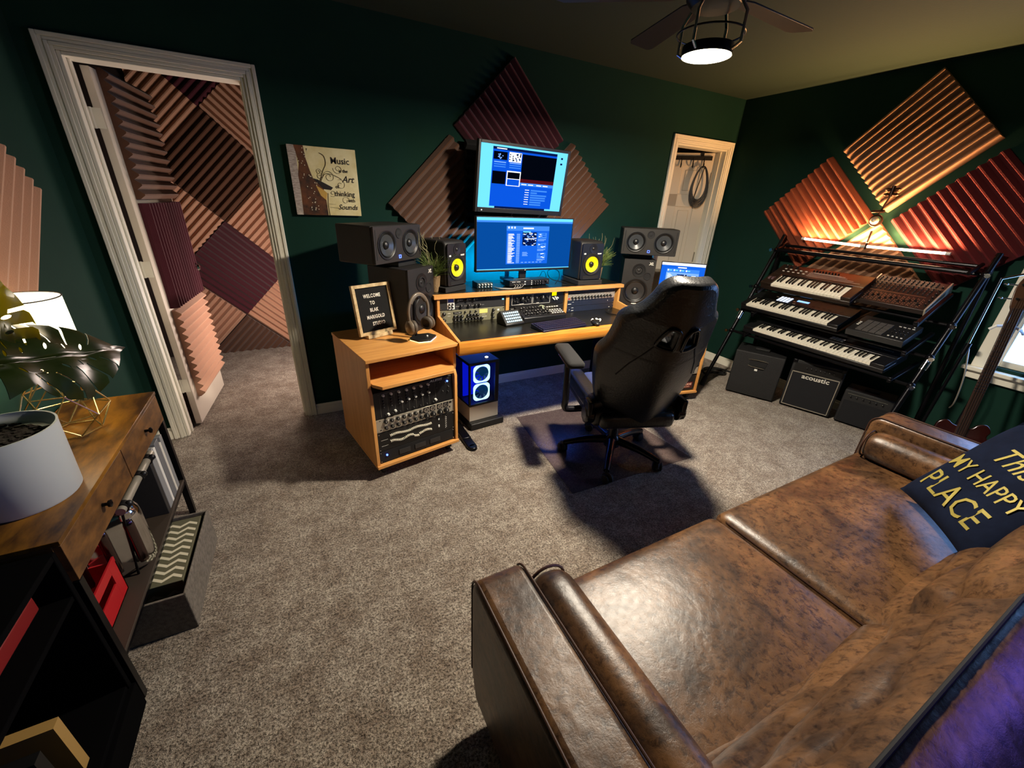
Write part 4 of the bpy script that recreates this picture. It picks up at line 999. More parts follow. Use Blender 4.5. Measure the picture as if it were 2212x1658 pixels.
# ------------------------------------------------------------------ chair mat and gaming chair
tag(B().prism([(1.20, 1.43), (2.14, 1.40), (2.10, 2.30), (1.32, 2.34)], 0.001, 0.006, 'xy').build('chair_mat', mat('clear_mat', '#5a4a48', .25, alpha=.45), None, bevel=.001), 'smoky clear plastic mat on the carpet under the gaming chair', 'floor mat')
CH = thing('gaming_chair', 'black leather gaming chair turned towards the desk on five wheels', 'chair', (1.67, 1.67, 0), R(-19.5))
LEAB = mat('black_leather', '#17181a', .33, bump=.2, bscale=90)
PLB = mat('gloss_black_plastic', '#121218', .22)
b = B(); hub = (0, 0)
for k, a in enumerate((225, 297, 9, 81, 153)):
    a = R(a+19.5); c_, s_ = math.cos(a), math.sin(a)
    p0 = (0.03*c_, .03*s_, .115); p1 = (.18*c_, .18*s_, .105); p2 = (.315*c_, .315*s_, .075)
    B().tube(spl([p0, p1, p2], 5), [.030-.0012*i for i in range(11)], 10).build('base_leg', PLB, CH, smooth=60)
    M = Matrix.Translation((.315*c_, .315*s_, 0)) @ Matrix.Rotation(a+.9+k, 4, 'Z')
    wb = B(M)
    wb.lathe([(.001, -.030), (.022, -.029), (.029, -.024), (.029, -.008), (.020, -.006), (.020, .006), (.029, .008), (.029, .024), (.022, .029), (.001, .030)], c=(.016, 0, .0295), axis='y', n=18)
    wb.cyl((0, 0, .045), (0, 0, .085), .009)
    wb.tube([(.016+.033*math.cos(q), 0, .030+.033*math.sin(q)) for q in [PI*(.0+k2/8) for k2 in range(9)]], .010, 6)
    wb.build('caster', RUBBER, CH)
b = B(); b.lathe([(.001, .06), (.05, .07), (.055, .13), (.035, .15), (.030, .24), (.022, .25), (.022, .33), (.001, .33)], n=20)
b.build('gas_column', PLB, CH)
B().box(-.12, .12, -.15, .15, .325, .355).tube([(.1, .02, .34), (.24, .02, .335), (.27, .02, .33)], .007, 8).build('tilt_mechanism', METAL, CH, bevel=.004)
B().cushion(-.255, .255, -.26, .27, .355, .47, .035, .0, 10).build('seat', LEAB, CH, smooth=60)
B().cushion(-.17, .17, -.20, .26, .43, .492, .03, .012, 8).build('seat_pad', mat('blue_lit_vinyl', '#3a4268', .4), CH, smooth=60)  # blue light on the seat is put into the pad colour
for sx_ in (-1, 1):
    B().cushion(min(sx_*.17, sx_*.265), max(sx_*.17, sx_*.265), -.22, .27, .40, .515, .035, .0, 8).build('seat_bolster', LEAB, CH, smooth=60)
B().cushion(-.22, .22, -.30, -.235, .36, .455, .03, 0, 8).build('rear_skirt', LEAB, CH, smooth=60)
# backrest : outline measured in its own plane, with two strap holes
hw = [(-.02, .185), (.06, .222), (.17, .250), (.28, .268), (.37, .272), (.45, .244), (.54, .230), (.60, .222), (.640, .200), (.662, .175), (.69, .152), (.74, .126), (.79, .108), (.822, .082), (.834, .045)]
ol = [(w_, v_) for v_, w_ in hw]+[(-w_, v_) for v_, w_ in hw[::-1]]
holes = [[(sx_*x, z) for x, z in ((.022, .640), (.048, .652), (.098, .632), (.112, .600), (.075, .535), (.040, .528), (.020, .545))] for sx_ in (-1, 1)]
holes = [[(sx_*x, z) for x, z in ((.020, .63), (.050, .648), (.072, .635), (.100, .560), (.092, .538), (.030, .530), (.018, .545))] for sx_ in (-1, 1)]
me = flat_curve([smooth_loop(ol, 4)]+[smooth_loop(hh, 3) for hh in holes], .022, .022, 3)
bm = bmesh.new(); bm.from_mesh(me)
for ax in (0, 1):
    k = -.3 if ax == 0 else 0.0
    while k < (.3 if ax == 0 else .86):
        no = Vector((1, 0, 0)) if ax == 0 else Vector((0, 1, 0))
        bmesh.ops.bisect_plane(bm, geom=bm.verts[:]+bm.edges[:]+bm.faces[:], plane_co=no*k, plane_no=no); k += .05
for v in bm.verts:      # wings wrap towards the sitter, the lumbar area swells backwards
    x, y_, z = v.co; v.co.z = z - 1.3*abs(x)**1.6 + .018*math.sin(PI*max(0, min(1, y_/.6))) - .03*max(0, y_-.65)/.2
bm.to_mesh(me); bm.free(); me.materials.append(LEAB)
me.polygons.foreach_set('use_smooth', [True]*len(me.polygons)); me.set_sharp_from_angle(angle=R(60))
Bv = Vector((1.57+.03*.94, 1.43-.03*.34, .42)); up_ = Vector((1.466-1.57, 1.15-1.43, .80)).normalized(); u_ = Vector((.94, -.34, 0)).normalized(); n_ = u_.cross(up_)
Mb = Matrix((u_, up_, n_)).transposed().to_4x4(); Mb.translation = Bv
chM = Matrix.Translation((1.67, 1.67, 0)) @ Matrix.Rotation(R(-19.5), 4, 'Z')
o = inst('backrest', me, CH); o.matrix_local = chM.inverted() @ Mb
for hh in holes:
    lp = smooth_loop(hh, 3); f_ = B().tube([(x, y_, .022-1.3*abs(x)**1.6+.018+.012) for x, y_ in lp], .008, 8, closed=True).build('hole_trim', PLB, CH, smooth=80)
    f_.matrix_local = chM.inverted() @ Mb
f_ = B().tube([(x*.72, y_, .044+.018*math.sin(PI*min(1, max(0, y_/.6)))-1.3*abs(x*.72)**1.6) for x, y_ in [(.29, .30), (.24, .40), (.18, .48), (.13, .55)]], .0035, 6).tube([(x*.72, y_, .044+.018*math.sin(PI*min(1, max(0, y_/.6)))-1.3*abs(x*.72)**1.6) for x, y_ in [(-.29, .30), (-.24, .40), (-.18, .48), (-.13, .55)]], .0035, 6).build('back_seam', BLACKM, CH); f_.matrix_local = chM.inverted() @ Mb
for sx_ in (-1, 1):
    B().cyl((sx_*.25, -.22, .43), (sx_*.30, -.22, .43), .055, .05, 20).box(min(sx_*.265, sx_*.295), max(sx_*.265, sx_*.295), -.27, -.18, .40, .52).build('hinge_cover', PLB, CH, bevel=.008)
    x = sx_*.345
    B().tube(spl([(sx_*.12, .02, .345), (sx_*.30, .0, .345), (x, -.0, .36), (x, .0, .42), (x, .02, .56), (x, .03, .66)], 4), .021, 10).build('arm_post', PLB, CH, smooth=60)
    B().box(x-.04, x+.04, -.09, .13, .655, .668).build('arm_plate', PLB, CH, bevel=.005)
    B().cushion(x-.05, x+.05, -.15, .20, .668, .712, .022, .010, 8).build('arm_pad', FABRIC, CH, smooth=60)

# ------------------------------------------------------------------ sofa
SF = thing('sofa', 'brown distressed leather two-seat sofa with tufted back', 'sofa', (1.4, .3, 0))
ST = Matrix.Translation((-1.4, -.3, 0))
def sofa_arm(x0, x1, y0, y1, z0, z1, inner):
    b = B(ST); r = .032; seg = 6
    # profile: side view of arm, front top corner rounded
    pr = [(y0, z0), (y0, z1)] + [(y1-.05+.05*math.cos(a), z1-.05+.05*math.sin(a)) for a in [PI/2-PI/2*k/6 for k in range(7)]] + [(y1, z0+.10), (y1-.03, z0)]
    b.prism(pr, x0, x1, 'yz'); o = b.build('arm', LEATHER, SF, bevel=.022, segs=4, smooth=50)
    pp = [(y0, z1)] + pr[2:9] + [(y1, z0+.1)]
    for xx in (x0+.006, x1-.006):
        B(ST).tube([(xx, y_+(0.000), z+.000) for y_, z in spl([(a, c, 0) for a, c in pp], 1) and pp], .0034, 8).build('piping', PIPING, o)
sofa_arm(.283, .430, -.22, .705, .10, .602, 1)
sofa_arm(2.470, 2.620, -.22, .725, .10, .602, -1)
for x0, x1, lab in ((.437, .575, 0), (2.325, 2.463, 1)):
    o = B(ST).cushion(x0, x1, .05, .685, .415, .560, .062, .004, 14).build('bolster', LEATHER, SF, smooth=60)
    B(ST).tube([((x0+x1)/2+.064*math.cos(a), .672, .4875+.067*math.sin(a)) for a in [2*PI*k/28 for k in range(28)]], .0045, 6, closed=True).build('piping', PIPING, o)
def seat_cushion(x0, x1):
    b = B(ST).cushion(x0, x1, .04, .715, .26, .415, .045, .022, 26, wave=.002)
    o = b.build('seat_cushion', LEATHER, SF, smooth=70)
    lp = []
    for z in (.395,):
        B(ST).tube([(x0+.012, .05, z+.002), (x0+.012, .66, z+.002), (x0+.03, .70, z), (x1-.03, .70, z), (x1-.012, .66, z+.002), (x1-.012, .05, z+.002)], .0045, 6).build('piping', PIPING, o)
seat_cushion(.432, 1.325); seat_cushion(1.328, 2.468)
B(ST).box(.43, 2.47, -.15, .68, .12, .262).build('seat_base', LEATHER, SF, bevel=.012)
# tufted back cushions : a sculpted grid, front face and rolled top
def back_cushion(x0, x1):
    nx, nv = 72, 40; vs = []; fs = []
    for j in range(nv+1):
        v = j/nv
        for i in range(nx+1):
            x = x0+(x1-x0)*i/nx
            # base profile: front face leans back, then rolls over the top
            if v < .72:
                t_ = v/.72; y_ = .165-.165*t_; z = .40+.385*t_; ny, nz = .92, .40
            else:
                t_ = (v-.72)/.28; y_ = -.17*t_; z = .785-.15*t_+.012*math.sin(PI*t_)+.0022*min(1, t_*3)*math.sin(x*70+9*math.sin(x*13+t_*4)); ny, nz = .92-1.5*min(1, t_*4), .40+.35*min(1, t_*4)
            # diamond tufting with pleats
            s1 = v*4.2+x*.9+.10*math.sin(x*5); s2 = v*2.2-x*1.5
            p1 = abs(math.sin(PI*s1)); p2 = abs(math.sin(PI*s2))
            puff = .030*p1**.55*(.55+.45*p2**.5)+.008*p2**.6+.0025*math.sin(x*37+v*20)*(1-p1)
            e = min(1, 12*min(i/nx, 1-i/nx))
            ff = 1 if v < .52 else max(0, 1-(v-.52)/.18)
            puff = puff*ff*e+.01*e
            vs.append((x, y_+ny*puff, z+nz*puff))
    for j in range(nv):
        for i in range(nx):
            a = j*(nx+1)+i; fs.append((a, a+1, a+nx+2, a+nx+1))
    k = len(vs)
    ring = [(i) for i in range(nx+1)]; top = [nv*(nx+1)+i for i in range(nx+1)]
    for i in range(nx+1):
        x = vs[i][0]; vs.append((x, -.175, .40)); 
    for i in range(nx+1): vs.append((vs[i][0], -.18, .625))
    for i in range(nx):
        fs.append((i, k+i, k+i+1, i+1)); fs.append((k+i, k+nx+1+i, k+nx+2+i, k+i+1)); fs.append((top[i], top[i+1], k+nx+2+i, k+nx+1+i))
    b = B(ST); b.add(vs, fs)
    o = b.build('back_cushion', LEATHER, SF, smooth=180)
    j0 = round(.72*nv)*(nx+1)
    B(ST).tube([(vs[j0+i][0], vs[j0+i][1]+.004, vs[j0+i][2]+.003) for i in range(2, nx-1)], .0045, 8).build('piping', BLACKM, o)
    bt = B().sphere((0, 0, 0), .009, 10, (1, .6, 1)).mesh('button', LEATHER)
back_cushion(.432, 1.325); back_cushion(1.328, 2.468)
B(ST).cushion(.29, 2.61, -.28, -.182, .12, .645, .045, 0, 20).build('back_frame', mat('dark_sofa_leather', '#3a2620', .3, bump=.3, bscale=14), SF, smooth=60)
for x in (.34, 2.56):
    for y_ in (-.22, .62): B(ST).cyl((x, y_, 0), (x, y_, .125), .018, .028, 14).build('foot', BLACKM, SF)
# throw pillow
e1 = Vector((-.305, -.292, 0)).normalized(); e2 = Vector((.42, -.33, .84)); e2 = (e2-e1*e2.dot(e1)).normalized(); nn = e2.cross(e1).normalized()
if nn.z < 0: nn = -nn
ax_x = -e1 if (-e1).cross(e2).dot(nn) > 0 else e1
Lc = Vector((2.135, .400, .452)); sz = .44
ctr = Lc+e1*sz/2+e2*sz/2+nn*.05
Mp = Matrix((e1, e2, e1.cross(e2))).transposed().to_4x4(); Mp.translation = ctr
NAVY = mat('navy_cotton', '#0b1122', .9, col2='#10182c', scale=12, bump=.3, bscale=14, spec=.1)
t = bpy.data.objects.new('throw_pillow', None); C.objects.link(t); t.matrix_world = Mp
tag(t, 'navy cushion with gold happy place lettering in the sofa corner', 'cushion')
sgn = 1 if e1.cross(e2).dot(nn) > 0 else -1
N = 26; vs = []; fs = []
for sd in (1, -1):
    for j in range(N+1):
        for i in range(N+1):
            u, v = 2*i/N-1, 2*j/N-1
            pin = 1-.07*(1-abs(u)**2)*abs(v)**1.5; pin2 = 1-.07*(1-abs(v)**2)*abs(u)**1.5
            th = .075*((1-u**4)*(1-v**4))**.55*(1+.04*math.sin(6*u+3*v))
            vs.append((u*sz/2*pin2, v*sz/2*pin, sd*th*.72))
for sd in (0, 1):
    o_ = sd*(N+1)**2
    for j in range(N):
        for i in range(N):
            a = o_+j*(N+1)+i; fs.append((a, a+1, a+N+2, a+N+1))
b = B(); b.add(vs, fs)
b.build('cover', NAVY, t, smooth=180)
GOLD = mat('gold_print', '#9c8e42', .5, metal=.3)
def pz_(x, y_): u, v = x/(sz/2), y_/(sz/2); return (.075*max(0, (1-u**4)*(1-v**4))**.55)*.72+.002
def ptext(s_, size, x, y_, sh=0, sx=1, bold=.0003):
    o = text('lettering', s_, size, GOLD, t, (0, 0, 0), rot=(0, 0, 0), shear=sh, bold=bold)
    me = o.data
    for v in me.vertices:
        X = v.co.x*sx+x; Y = v.co.y+y_; v.co = (X, Y, sgn*(pz_(X, Y)+v.co.z))
    if sgn < 0:
        for v in me.vertices: pass
ptext('PLACE', .116, -.012, -.108, sx=.88); ptext('MY HAPPY', .080, -.005, -.005, sx=.88); ptext('This is', .092, .03, .095, sh=.3, sx=1.0)

# ------------------------------------------------------------------ keyboard rack along the right wall
KR = thing('keyboard_rack', 'black tubular four-tier keyboard rack leaning along the right wall', 'rack', (3.4, 1.6, 0))
KT = Matrix.Translation((-3.4, -1.6, 0))
yl, yr = 2.215, .90
def leg_x(z): return 3.235+.455*z
tiers = [(.515, 3.44, .34, 12), (.700, 3.47, .32, 19), (.905, 3.44, .36, 27), (1.215, 3.66, .20, 0)]
for y_ in (yl, yr):
    B(KT).cyl((leg_x(.03), y_, .03), (leg_x(1.34), y_, 1.34), .016, n=12).build('leg', METAL, KR)
    B(KT).cyl((leg_x(.01), y_, .0), (leg_x(.08), y_, .08), .024, .021, n=12).build('foot', RUBBER, KR)
    B(KT).cyl((leg_x(.62), y_, .62), (leg_x(.70), y_, .70), .021, n=12).build('collar', CHROME, KR)
    B(KT).cyl((leg_x(1.30), y_, 1.30), (3.905, y_, .02), .013, n=12).build('rear_leg', METAL, KR)
for z, xf, dp, tl in tiers:
    x0 = leg_x(z)
    B(KT).cyl((x0, yl, z), (x0, yr, z), .011, n=10).build('cross_bar', METAL, KR)
    for y_ in (yl, yr):
        B(KT).sphere((x0-.004, y_, z), .024, 10).build('clamp', METAL, KR)
        B(KT).cyl((x0-.04, y_-.02 if y_ < 1 else y_+.02, z), (x0-.055, y_-.02 if y_ < 1 else y_+.02, z), .014, n=10).build('clamp_knob', CHROME, KR)
    if z < 1.2:
        for y_ in (yl-.16, yr+.10):
            B(KT @ Matrix.Translation((xf, y_, z)) @ Matrix.Rotation(-R(tl), 4, 'Y')).box(-.03, dp, -.012, .012, -.004, .018).box(-.03, -.018, -.012, .012, .018, .035).build('support_arm', METAL, KR, bevel=.003)
    else:
        B(KT).cyl((3.70, yl-.05, z+.01), (3.70, yr+.05, z+.01), .015, n=10).cyl((3.80, yl-.05, z+.045), (3.80, yr+.05, z+.045), .011, n=10).build('top_rail', METAL, KR)
        for y_ in (yl-.05, yr+.05): B(KT).cyl((3.68, y_, z+.005), (3.84, y_, z+.055), .012, n=10).build('support_arm', METAL, KR)
# keyboards : local x along keys (towards the camera end = -y world), local y to the wall, z up
def synth(name, label, loc, tilt, W, D, keys0, nwhite, body, hb=.055, keyd=.14, lip=.012, rise=0.0):
    t = thing(name, label, 'keyboard', loc, rot=(R(tilt), 0, -PI/2))
    B().prism([(0, 0), (0, .030), (keyd+lip, .030), (keyd+lip, hb), (D, hb+rise), (D, 0)], 0, W, 'yz').build('body', body, t, bevel=.004)
    B().box(0, keys0, 0, keyd+lip, .030, hb).build('left_cheek', body, t, bevel=.003)
    pitch = .0235; wk = B().box(.0008, pitch-.0008, 0, keyd-.005, 0, .018).mesh('white_key', KEYW); kw = nwhite*pitch
    B().box(keys0+kw, W, 0, keyd+lip, .030, hb).build('right_cheek', body, t, bevel=.003)
    bk = B().prism([(0, 0), (.006, .012), (.092, .012), (.092, 0)], -.0055, .0055, 'yz').mesh('black_key', KEYB)
    pat = [1, 1, 0, 1, 1, 1, 0]
    for i in range(nwhite):
        inst('white_key', wk, t, (keys0+pitch*i, .006, .032))
        if pat[i % 7] and i < nwhite-1: inst('black_key', bk, t, (keys0+pitch*(i+1), .052, .049))
    return t
PK = mat('satin_black_body', '#141416', .35)
t = synth('synthesizer', 'upper keyboard with brown lit top panel and slider row on the rack', (3.463, 2.065, .930), 27, .665, .30, .085, 22, mat('bronze_body', '#2a201a', .3, metal=.2), hb=.06)
SLB = B().box(-.004, .004, -.006, .006, 0, .018).mesh('slider', BLACK)
for i in range(9): inst('slider', SLB, t, (.27+.022*i, .25, .06))
mb = B().box(-.010, .010, -.004, .004, 0, .003).mesh('button', MARK)
for i in range(5):
    for j in range(2): inst('button', mb, t, (.06+.04*i, .20+.035*j, .06), scale=(.8, 1, 1))
for i in range(3): inst('knob', KN_M, t, (.05+.04*i, .265, .06), (-PI/2, 0, 0))
b = B()
for k in range(4): b.box(.25, .62-.05*k, .185+.018*k, .187+.018*k, .06, .0605)
b.box(.28, .50, .235, .238, .06, .0605); b.build('panel_print', MARK, t)
for i in range(2): B().lathe([(.001, -.009), (.028, -.008), (.028, .008), (.001, .009)], c=(.03+.028*i, .08, .042), axis='x', n=20).build('mod_wheel', mat('wheel_pink', '#5a4448', .4), t)
t = synth('synthesizer', 'middle black keyboard with lit white pad grid and blue display', (3.487, 2.20, .724), 19, .775, .29, .045, 28, PK)
pd = B().box(-.009, .009, -.007, .007, 0, .004).mesh('pad', emat('pad_glow', '#dfe8ff', 1.2))
for i in range(4):
    for j in range(4):
        inst('pad', pd, t, (.215+.026*i, .170+.022*j, .0555))
for x, y_ in ((.18, .225), (.335, .20), (.35, .17)): inst('button', mb, t, (x, y_, .055))
B().box(.345, .435, .215, .240, .055, .057).build('display', emat('blue_display', '#8ab8ff', 1.6), t)
dd = B()
for i in range(6): dd.box(.48+.04*i, .50+.04*i, .19, .198, .055, .057)
dd.build('buttons', GREYP, t)['kind'] = 'stuff'
t = synth('synthesizer', 'lowest and longest black keyboard on the rack above the amps', (3.452, 2.10, .538), 12, 1.04, .31, .085, 37, PK, hb=.06)
sbm = B().box(-.009, .009, -.005, .005, 0, .003).mesh('button', MARK)
for i in range(4):
    for j in range(3): inst('button', sbm, t, (.60+.024*i, .19+.018*j, .06))
text('lettering', 'KEYSTATION', .02, mat('dim_print', '#6c6a60', .6), t, (.90, .24, .0605), rot=(0, 0, 0), sx=1.3)
dd = B()
for i in range(4): dd.box(.1+.05*i, .13+.05*i, .2, .21, .06, .062)
dd.build('buttons', GREYP, t)['kind'] = 'stuff'
# mixer console on upper tier
def console(loc, tilt):
    t = thing('mixing_console', 'large mixing console tilted on the upper tier beside the bronze keyboard', 'mixer', loc, rot=(R(tilt), 0, -PI/2))
    W, D = .40, .29
    B().prism([(0, 0), (0, .035), (D, .06), (D, 0)], .008, W-.008, 'yz').build('body', mat('console_body', '#241a18', .4), t, bevel=.003)
    for x0 in (0, W-.010): B().prism([(-.005, -.004), (-.005, .045), (D+.005, .07), (D+.005, -.004)], x0, x0+.010, 'yz').build('side_panel', SILVER, t, bevel=.002)
    a = math.atan2(.025, D)
    def P(x, u): return (x, u*math.cos(a), .035+u*math.sin(a))
    for i in range(13):
        x = .026+.026*i
        for u in (.275, .258, .240): inst('knob', KN_XS, t, P(x, u), (-PI/2+a, 0, 0))
        for j in range(4): inst('knob', KN_XS, t, P(x, .212-.022*j), (-PI/2+a, 0, 0))
        inst('fader', SLB, t, P(x, .040+.010*(i % 4)), (a, 0, 0))
    b = B(Matrix.Translation((0, 0, .0352)) @ Matrix.Rotation(a, 4, 'X'))
    for i in range(13):
        x = .026+.026*i; b.box(x-.0008, x+.0008, .015, .11, 0, .0004)
        for j in range(5): b.box(x+.006, x+.012, .02+.018*j, .024+.018*j, 0, .0004)
    b.box(.015, W-.06, .125, .127, 0, .0004); b.box(.015, W-.015, .226, .228, 0, .0004); b.build('panel_print', mat('amber_print', '#a8785c', .6), t)
    for j in range(6): inst('knob', KN_S, t, P(.372, .05+.038*j), (-PI/2+a, 0, 0))
console((3.575, 1.425, .945), 27)
t = thing('drum_machine', 'black pad drum machine with sixteen pads under the mixing console', 'drum machine', (3.50, 1.375, .728), rot=(R(19), 0, -PI/2))
W, D = .335, .24
B().box(0, W, 0, D, 0, .045).build('body', mat('dm_body', '#1a1a1b', .4), t, bevel=.004)
B().box(0, W, -.003, 0, .002, .042).build('front_strip', GREYP, t)
pm = B().box(-.018, .018, -.018, .018, 0, .006).mesh('pad', mat('grey_pad', '#4a4644', .6))
for i in range(4):
    for j in range(4): inst('pad', pm, t, (.065+.040*i, .035+.040*j, .045))
for i in range(4):
    for j in range(2): inst('knob', KN_S, t, (.235+.024*i, .07+.035*j, .045), (-PI/2, 0, 0))
for i in range(4): inst('button', mb, t, (.235+.024*i, .035, .045), scale=(.5, 1, 1)); inst('button', mb, t, (.235+.024*i, .18, .045), scale=(.7, .7, 1))
inst('knob', KN_W, t, (.30, .21, .045), (-PI/2, 0, 0))
for j in range(3): inst('button', mb, t, (.025, .09+.02*j, .045), scale=(.7, 1, 1))
dots(t, [(.02, .02, .05, .012), (.26, .02, .05, .010)], MARK)
# light tubes
TUBE = emat('warm_tube', '#ffd9a8', 15)
for y0, y1, z0, z1, lab in ((2.055, 1.62, 1.325, 1.310, 'glowing warm light tube lying on the rack top, closet end'), (1.60, 1.13, 1.310, 1.314, 'glowing warm light tube lying on the rack top, window end')):
    x = 3.845; t = thing('light_tube', lab, 'lamp', (x, y0, z0), group='warm light tubes on the keyboard rack')
    B().cyl((0, 0, 0), (0, y1-y0, z1-z0), .0085, n=12).build('tube', TUBE, t)
    for yy in (0, y1-y0): B().cyl((0, yy-.012, 0 if yy == 0 else z1-z0), (0, yy+.012, 0 if yy == 0 else z1-z0), .011, n=12).build('end_cap', WHITE, t)
light('tube_light', 'AREA', (3.845, 1.60, 1.335), 50, (1.0, .52, .20), .03, .9, aim=(3.845, 1.60, 2.4), shape='RECTANGLE')
# microphone with shock mount clipped on a short arm
t = thing('microphone', 'dark studio microphone in a shock mount above the light tubes', 'microphone', (3.84, 1.595, 1.30))
DK = mat('antique_bronze', '#3a241a', .3, metal=.6)
B().cyl((0, 0, -.01), (0, 0, .12), .007).build('arm', DK, t)
B().tube([(.0, .0+.036*math.cos(a), .19+.036*math.sin(a)) for a in [2*PI*k/20 for k in range(20)]], .007, 8, closed=True).build('ring', DK, t)
B().sphere((-.02, 0, .19), .026, 12, (1.2, 1, 1)).build('capsule', SILVER, t, smooth=180)
B().cyl((0, 0, .225), (0, -.03, .36), .006).cyl((-.0, .045, .25), (.0, -.03, .255), .010).build('link', DK, t)
b = B()
for k in range(4): a = PI/4+k*PI/2; b.sphere((0, -.03+.036*math.cos(a), .38+.024*math.sin(a)), .016, 8, (1, 1.4, .8))
b.cyl((-.0, -.03, .35), (0, -.03, .42), .012); b.build('spider_mount', DK, t)

# ------------------------------------------------------------------ amplifiers under the rack
def amp(loc, rz, W, H, D, label, style):
    t = thing('amplifier', label, 'amplifier', loc, rz, 'amplifiers under the keyboard rack')
    B().box(0, W, .004, D, .012, H).build('cabinet', mat('tolex', '#141416', .6, bump=.4, bscale=260), t, bevel=.008)
    GR = mat('grille_cloth', '#101116', .9, bump=.3, bscale=500)
    for x in (.04, W-.04):
        for y_ in (.05, D-.05): B().cyl((x, y_, 0), (x, y_, .014), .014).build('foot', RUBBER, t)
    if style == 'sub':
        b = B(); b.tube(spl([(W*.30, 0, H*.85), (W*.40, -.008, H*.868), (W*.60, -.008, H*.868), (W*.70, 0, H*.85)], 4), .004, 6)
        b.tube(spl([(W*.32, 0, H*.72), (W*.42, -.006, H*.705), (W*.65, -.006, H*.70)], 4), .004, 6); b.build('handle_rim', CHROME, t)
        B().box(W*.33, W*.68, -.001, .004, H*.72, H*.85).build('port', BLACKM, t)
        B().box(W*.47, W*.53, -.002, 0.003, H*.62, H*.66).build('badge', WHITE, t)
    elif style == 'acoustic':
        B().box(.02, W-.02, -.001, .003, .03, H*.76).build('grille', GR, t)
        b = B(); z0, z1 = .024, H*.77
        for a0, a1, c0, c1 in ((.016, W-.016, z0, z0+.005), (.016, W-.016, z1-.005, z1), (.016, .021, z0, z1), (W-.021, W-.016, z0, z1)): b.box(a0, a1, -.005, .004, c0, c1)
        b.build('grille_frame', SILVER, t)
        text('lettering', 'acoustic', .052, MARK, t, (W*.52, -.003, H*.70), bold=.0012, sx=1.1)
        B().box(.02, W-.02, -.002, .003, H*.80, H*.94).build('control_panel', BLACK, t)
        for i in range(7): inst('knob', KN_S, t, (W*(.30+.085*i), -.002, H*.88))
        dots(t, [(W*.08, H*.86, W*.16, .006)], MARK)
        for x, z in ((0, H-.03), (W-.03, H-.03)): B().box(x-.002, x+.032, .0, .03, z, z+.032).build('corner_guard', METAL, t, bevel=.006)
    else:
        B().box(.015, W-.015, -.001, .003, .02, H*.72).build('grille', GR, t)
        for i in range(6): inst('knob', KN_S, t, (W*(.15+.13*i), .004, H*.84))
        dots(t, [(W*.08, H*.90, W*.8, .003), (W*.1, H*.63, W*.3, .012)], mat('dim_print', '#6c6a60', .6))
    B().box(W*.35, W*.65, D*.35, D*.55, H, H+.02).build('carry_handle', RUBBER, t, bevel=.006)
amp((3.335, 2.036, 0), R(-64), .375, .405, .30, 'plain black subwoofer box with chrome-rimmed slot, nearest the closet', 'sub')
amp((3.535, 1.66, 0), R(-70), .355, .425, .26, 'black guitar amplifier with silver framed grille and acoustic lettering', 'acoustic')
amp((3.665, 1.295, 0), R(-76), .30, .285, .20, 'smallest low black amplifier nearest the sofa arm', 'plain')
tag(B().tube(spl([(3.50, 2.45, .012), (3.62, 2.42, .03), (3.72, 2.36, .012), (3.66, 2.28, .02), (3.56, 2.33, .03), (3.5, 2.4, .012), (3.62, 2.48, .02), (3.76, 2.42, .012), (3.8, 2.2, .012)], 6), .008, 8).tube(spl([(3.55, 2.40, .03), (3.68, 2.37, .035), (3.70, 2.30, .04), (3.60, 2.30, .04), (3.56, 2.38, .035)], 6), .007, 8).build('cable', RUBBER), 'tangle of thick black cable on the carpet by the subwoofer box', 'cable')

# ------------------------------------------------------------------ boom stand and bass guitar by the window
t = thing('microphone_stand', 'chrome and black boom stand standing between rack and bass guitar', 'stand', (3.50, .78, 0))
B().cyl((0, 0, .05), (.10, 0, .80), .009).build('lower_pole', METAL, t)
B().cyl((.10, 0, .78), (.155, .02, 1.22), .006).build('upper_pole', CHROME, t)
B().cyl((.09, 0, .76), (.105, 0, .83), .014).build('collar', METAL, t)
B().cyl((.155, .02, 1.215), (.28, -.14, 1.30), .006).build('boom', CHROME, t)
for k in range(3):
    a = k*2.1+.4; B().cyl((0.01, 0, .10), (.24*math.cos(a), .24*math.sin(a), .008), .007).build('leg', METAL, t)
B().tube(spl([(.10, -.012, .80), (.12, -.05, .62), (.16, -.06, .45), (.22, -.04, .38)], 6), .004, 6).build('cable', SILVER, t)
t = thing('bass_guitar', 'dark red bass guitar propped upright between rack and window', 'guitar')
p_head = Vector((3.70, .70, 1.16)); p_body = Vector((3.44, .59, .30)); d_ = (p_head-p_body).normalized()
sd = Vector((-.30, .92, 0)); sd = (sd-d_*sd.dot(d_)).normalized(); nn2 = sd.cross(d_)
if nn2.x > 0: sd = -sd; nn2 = -nn2
t.matrix_world = Matrix((sd, d_, sd.cross(d_))).transposed().to_4x4() @ Matrix.Identity(4); mw = t.matrix_world.copy(); mw.translation = p_body; t.matrix_world = mw
REDB = mat('cherry_body', '#2e0906', .25, col2='#160403', scale=3, coat=.6)
bo = smooth_loop([(-.05, -.20), (.06, -.20), (.15, -.13), (.155, -.03), (.105, .04), (.11, .08), (.09, .11), (.06, .10), (.035, .07), (-.035, .07), (-.07, .09), (-.10, .07), (-.11, .02), (-.15, -.05), (-.13, -.15)], 4)
me = flat_curve([bo], .016, .006); me.materials.append(REDB); inst('body', me, t)
B().box(-.024, .024, .02, .80, .022, .036).build('neck', mat('rosewood', '#2e1a12', .4), t, bevel=.003)
b = B()
for k in range(18): yy = .80-.78*(1-2**(-(k+1)/12)); b.box(-.023, .023, yy, yy+.002, .036, .0375)
b.build('frets', CHROME, t)
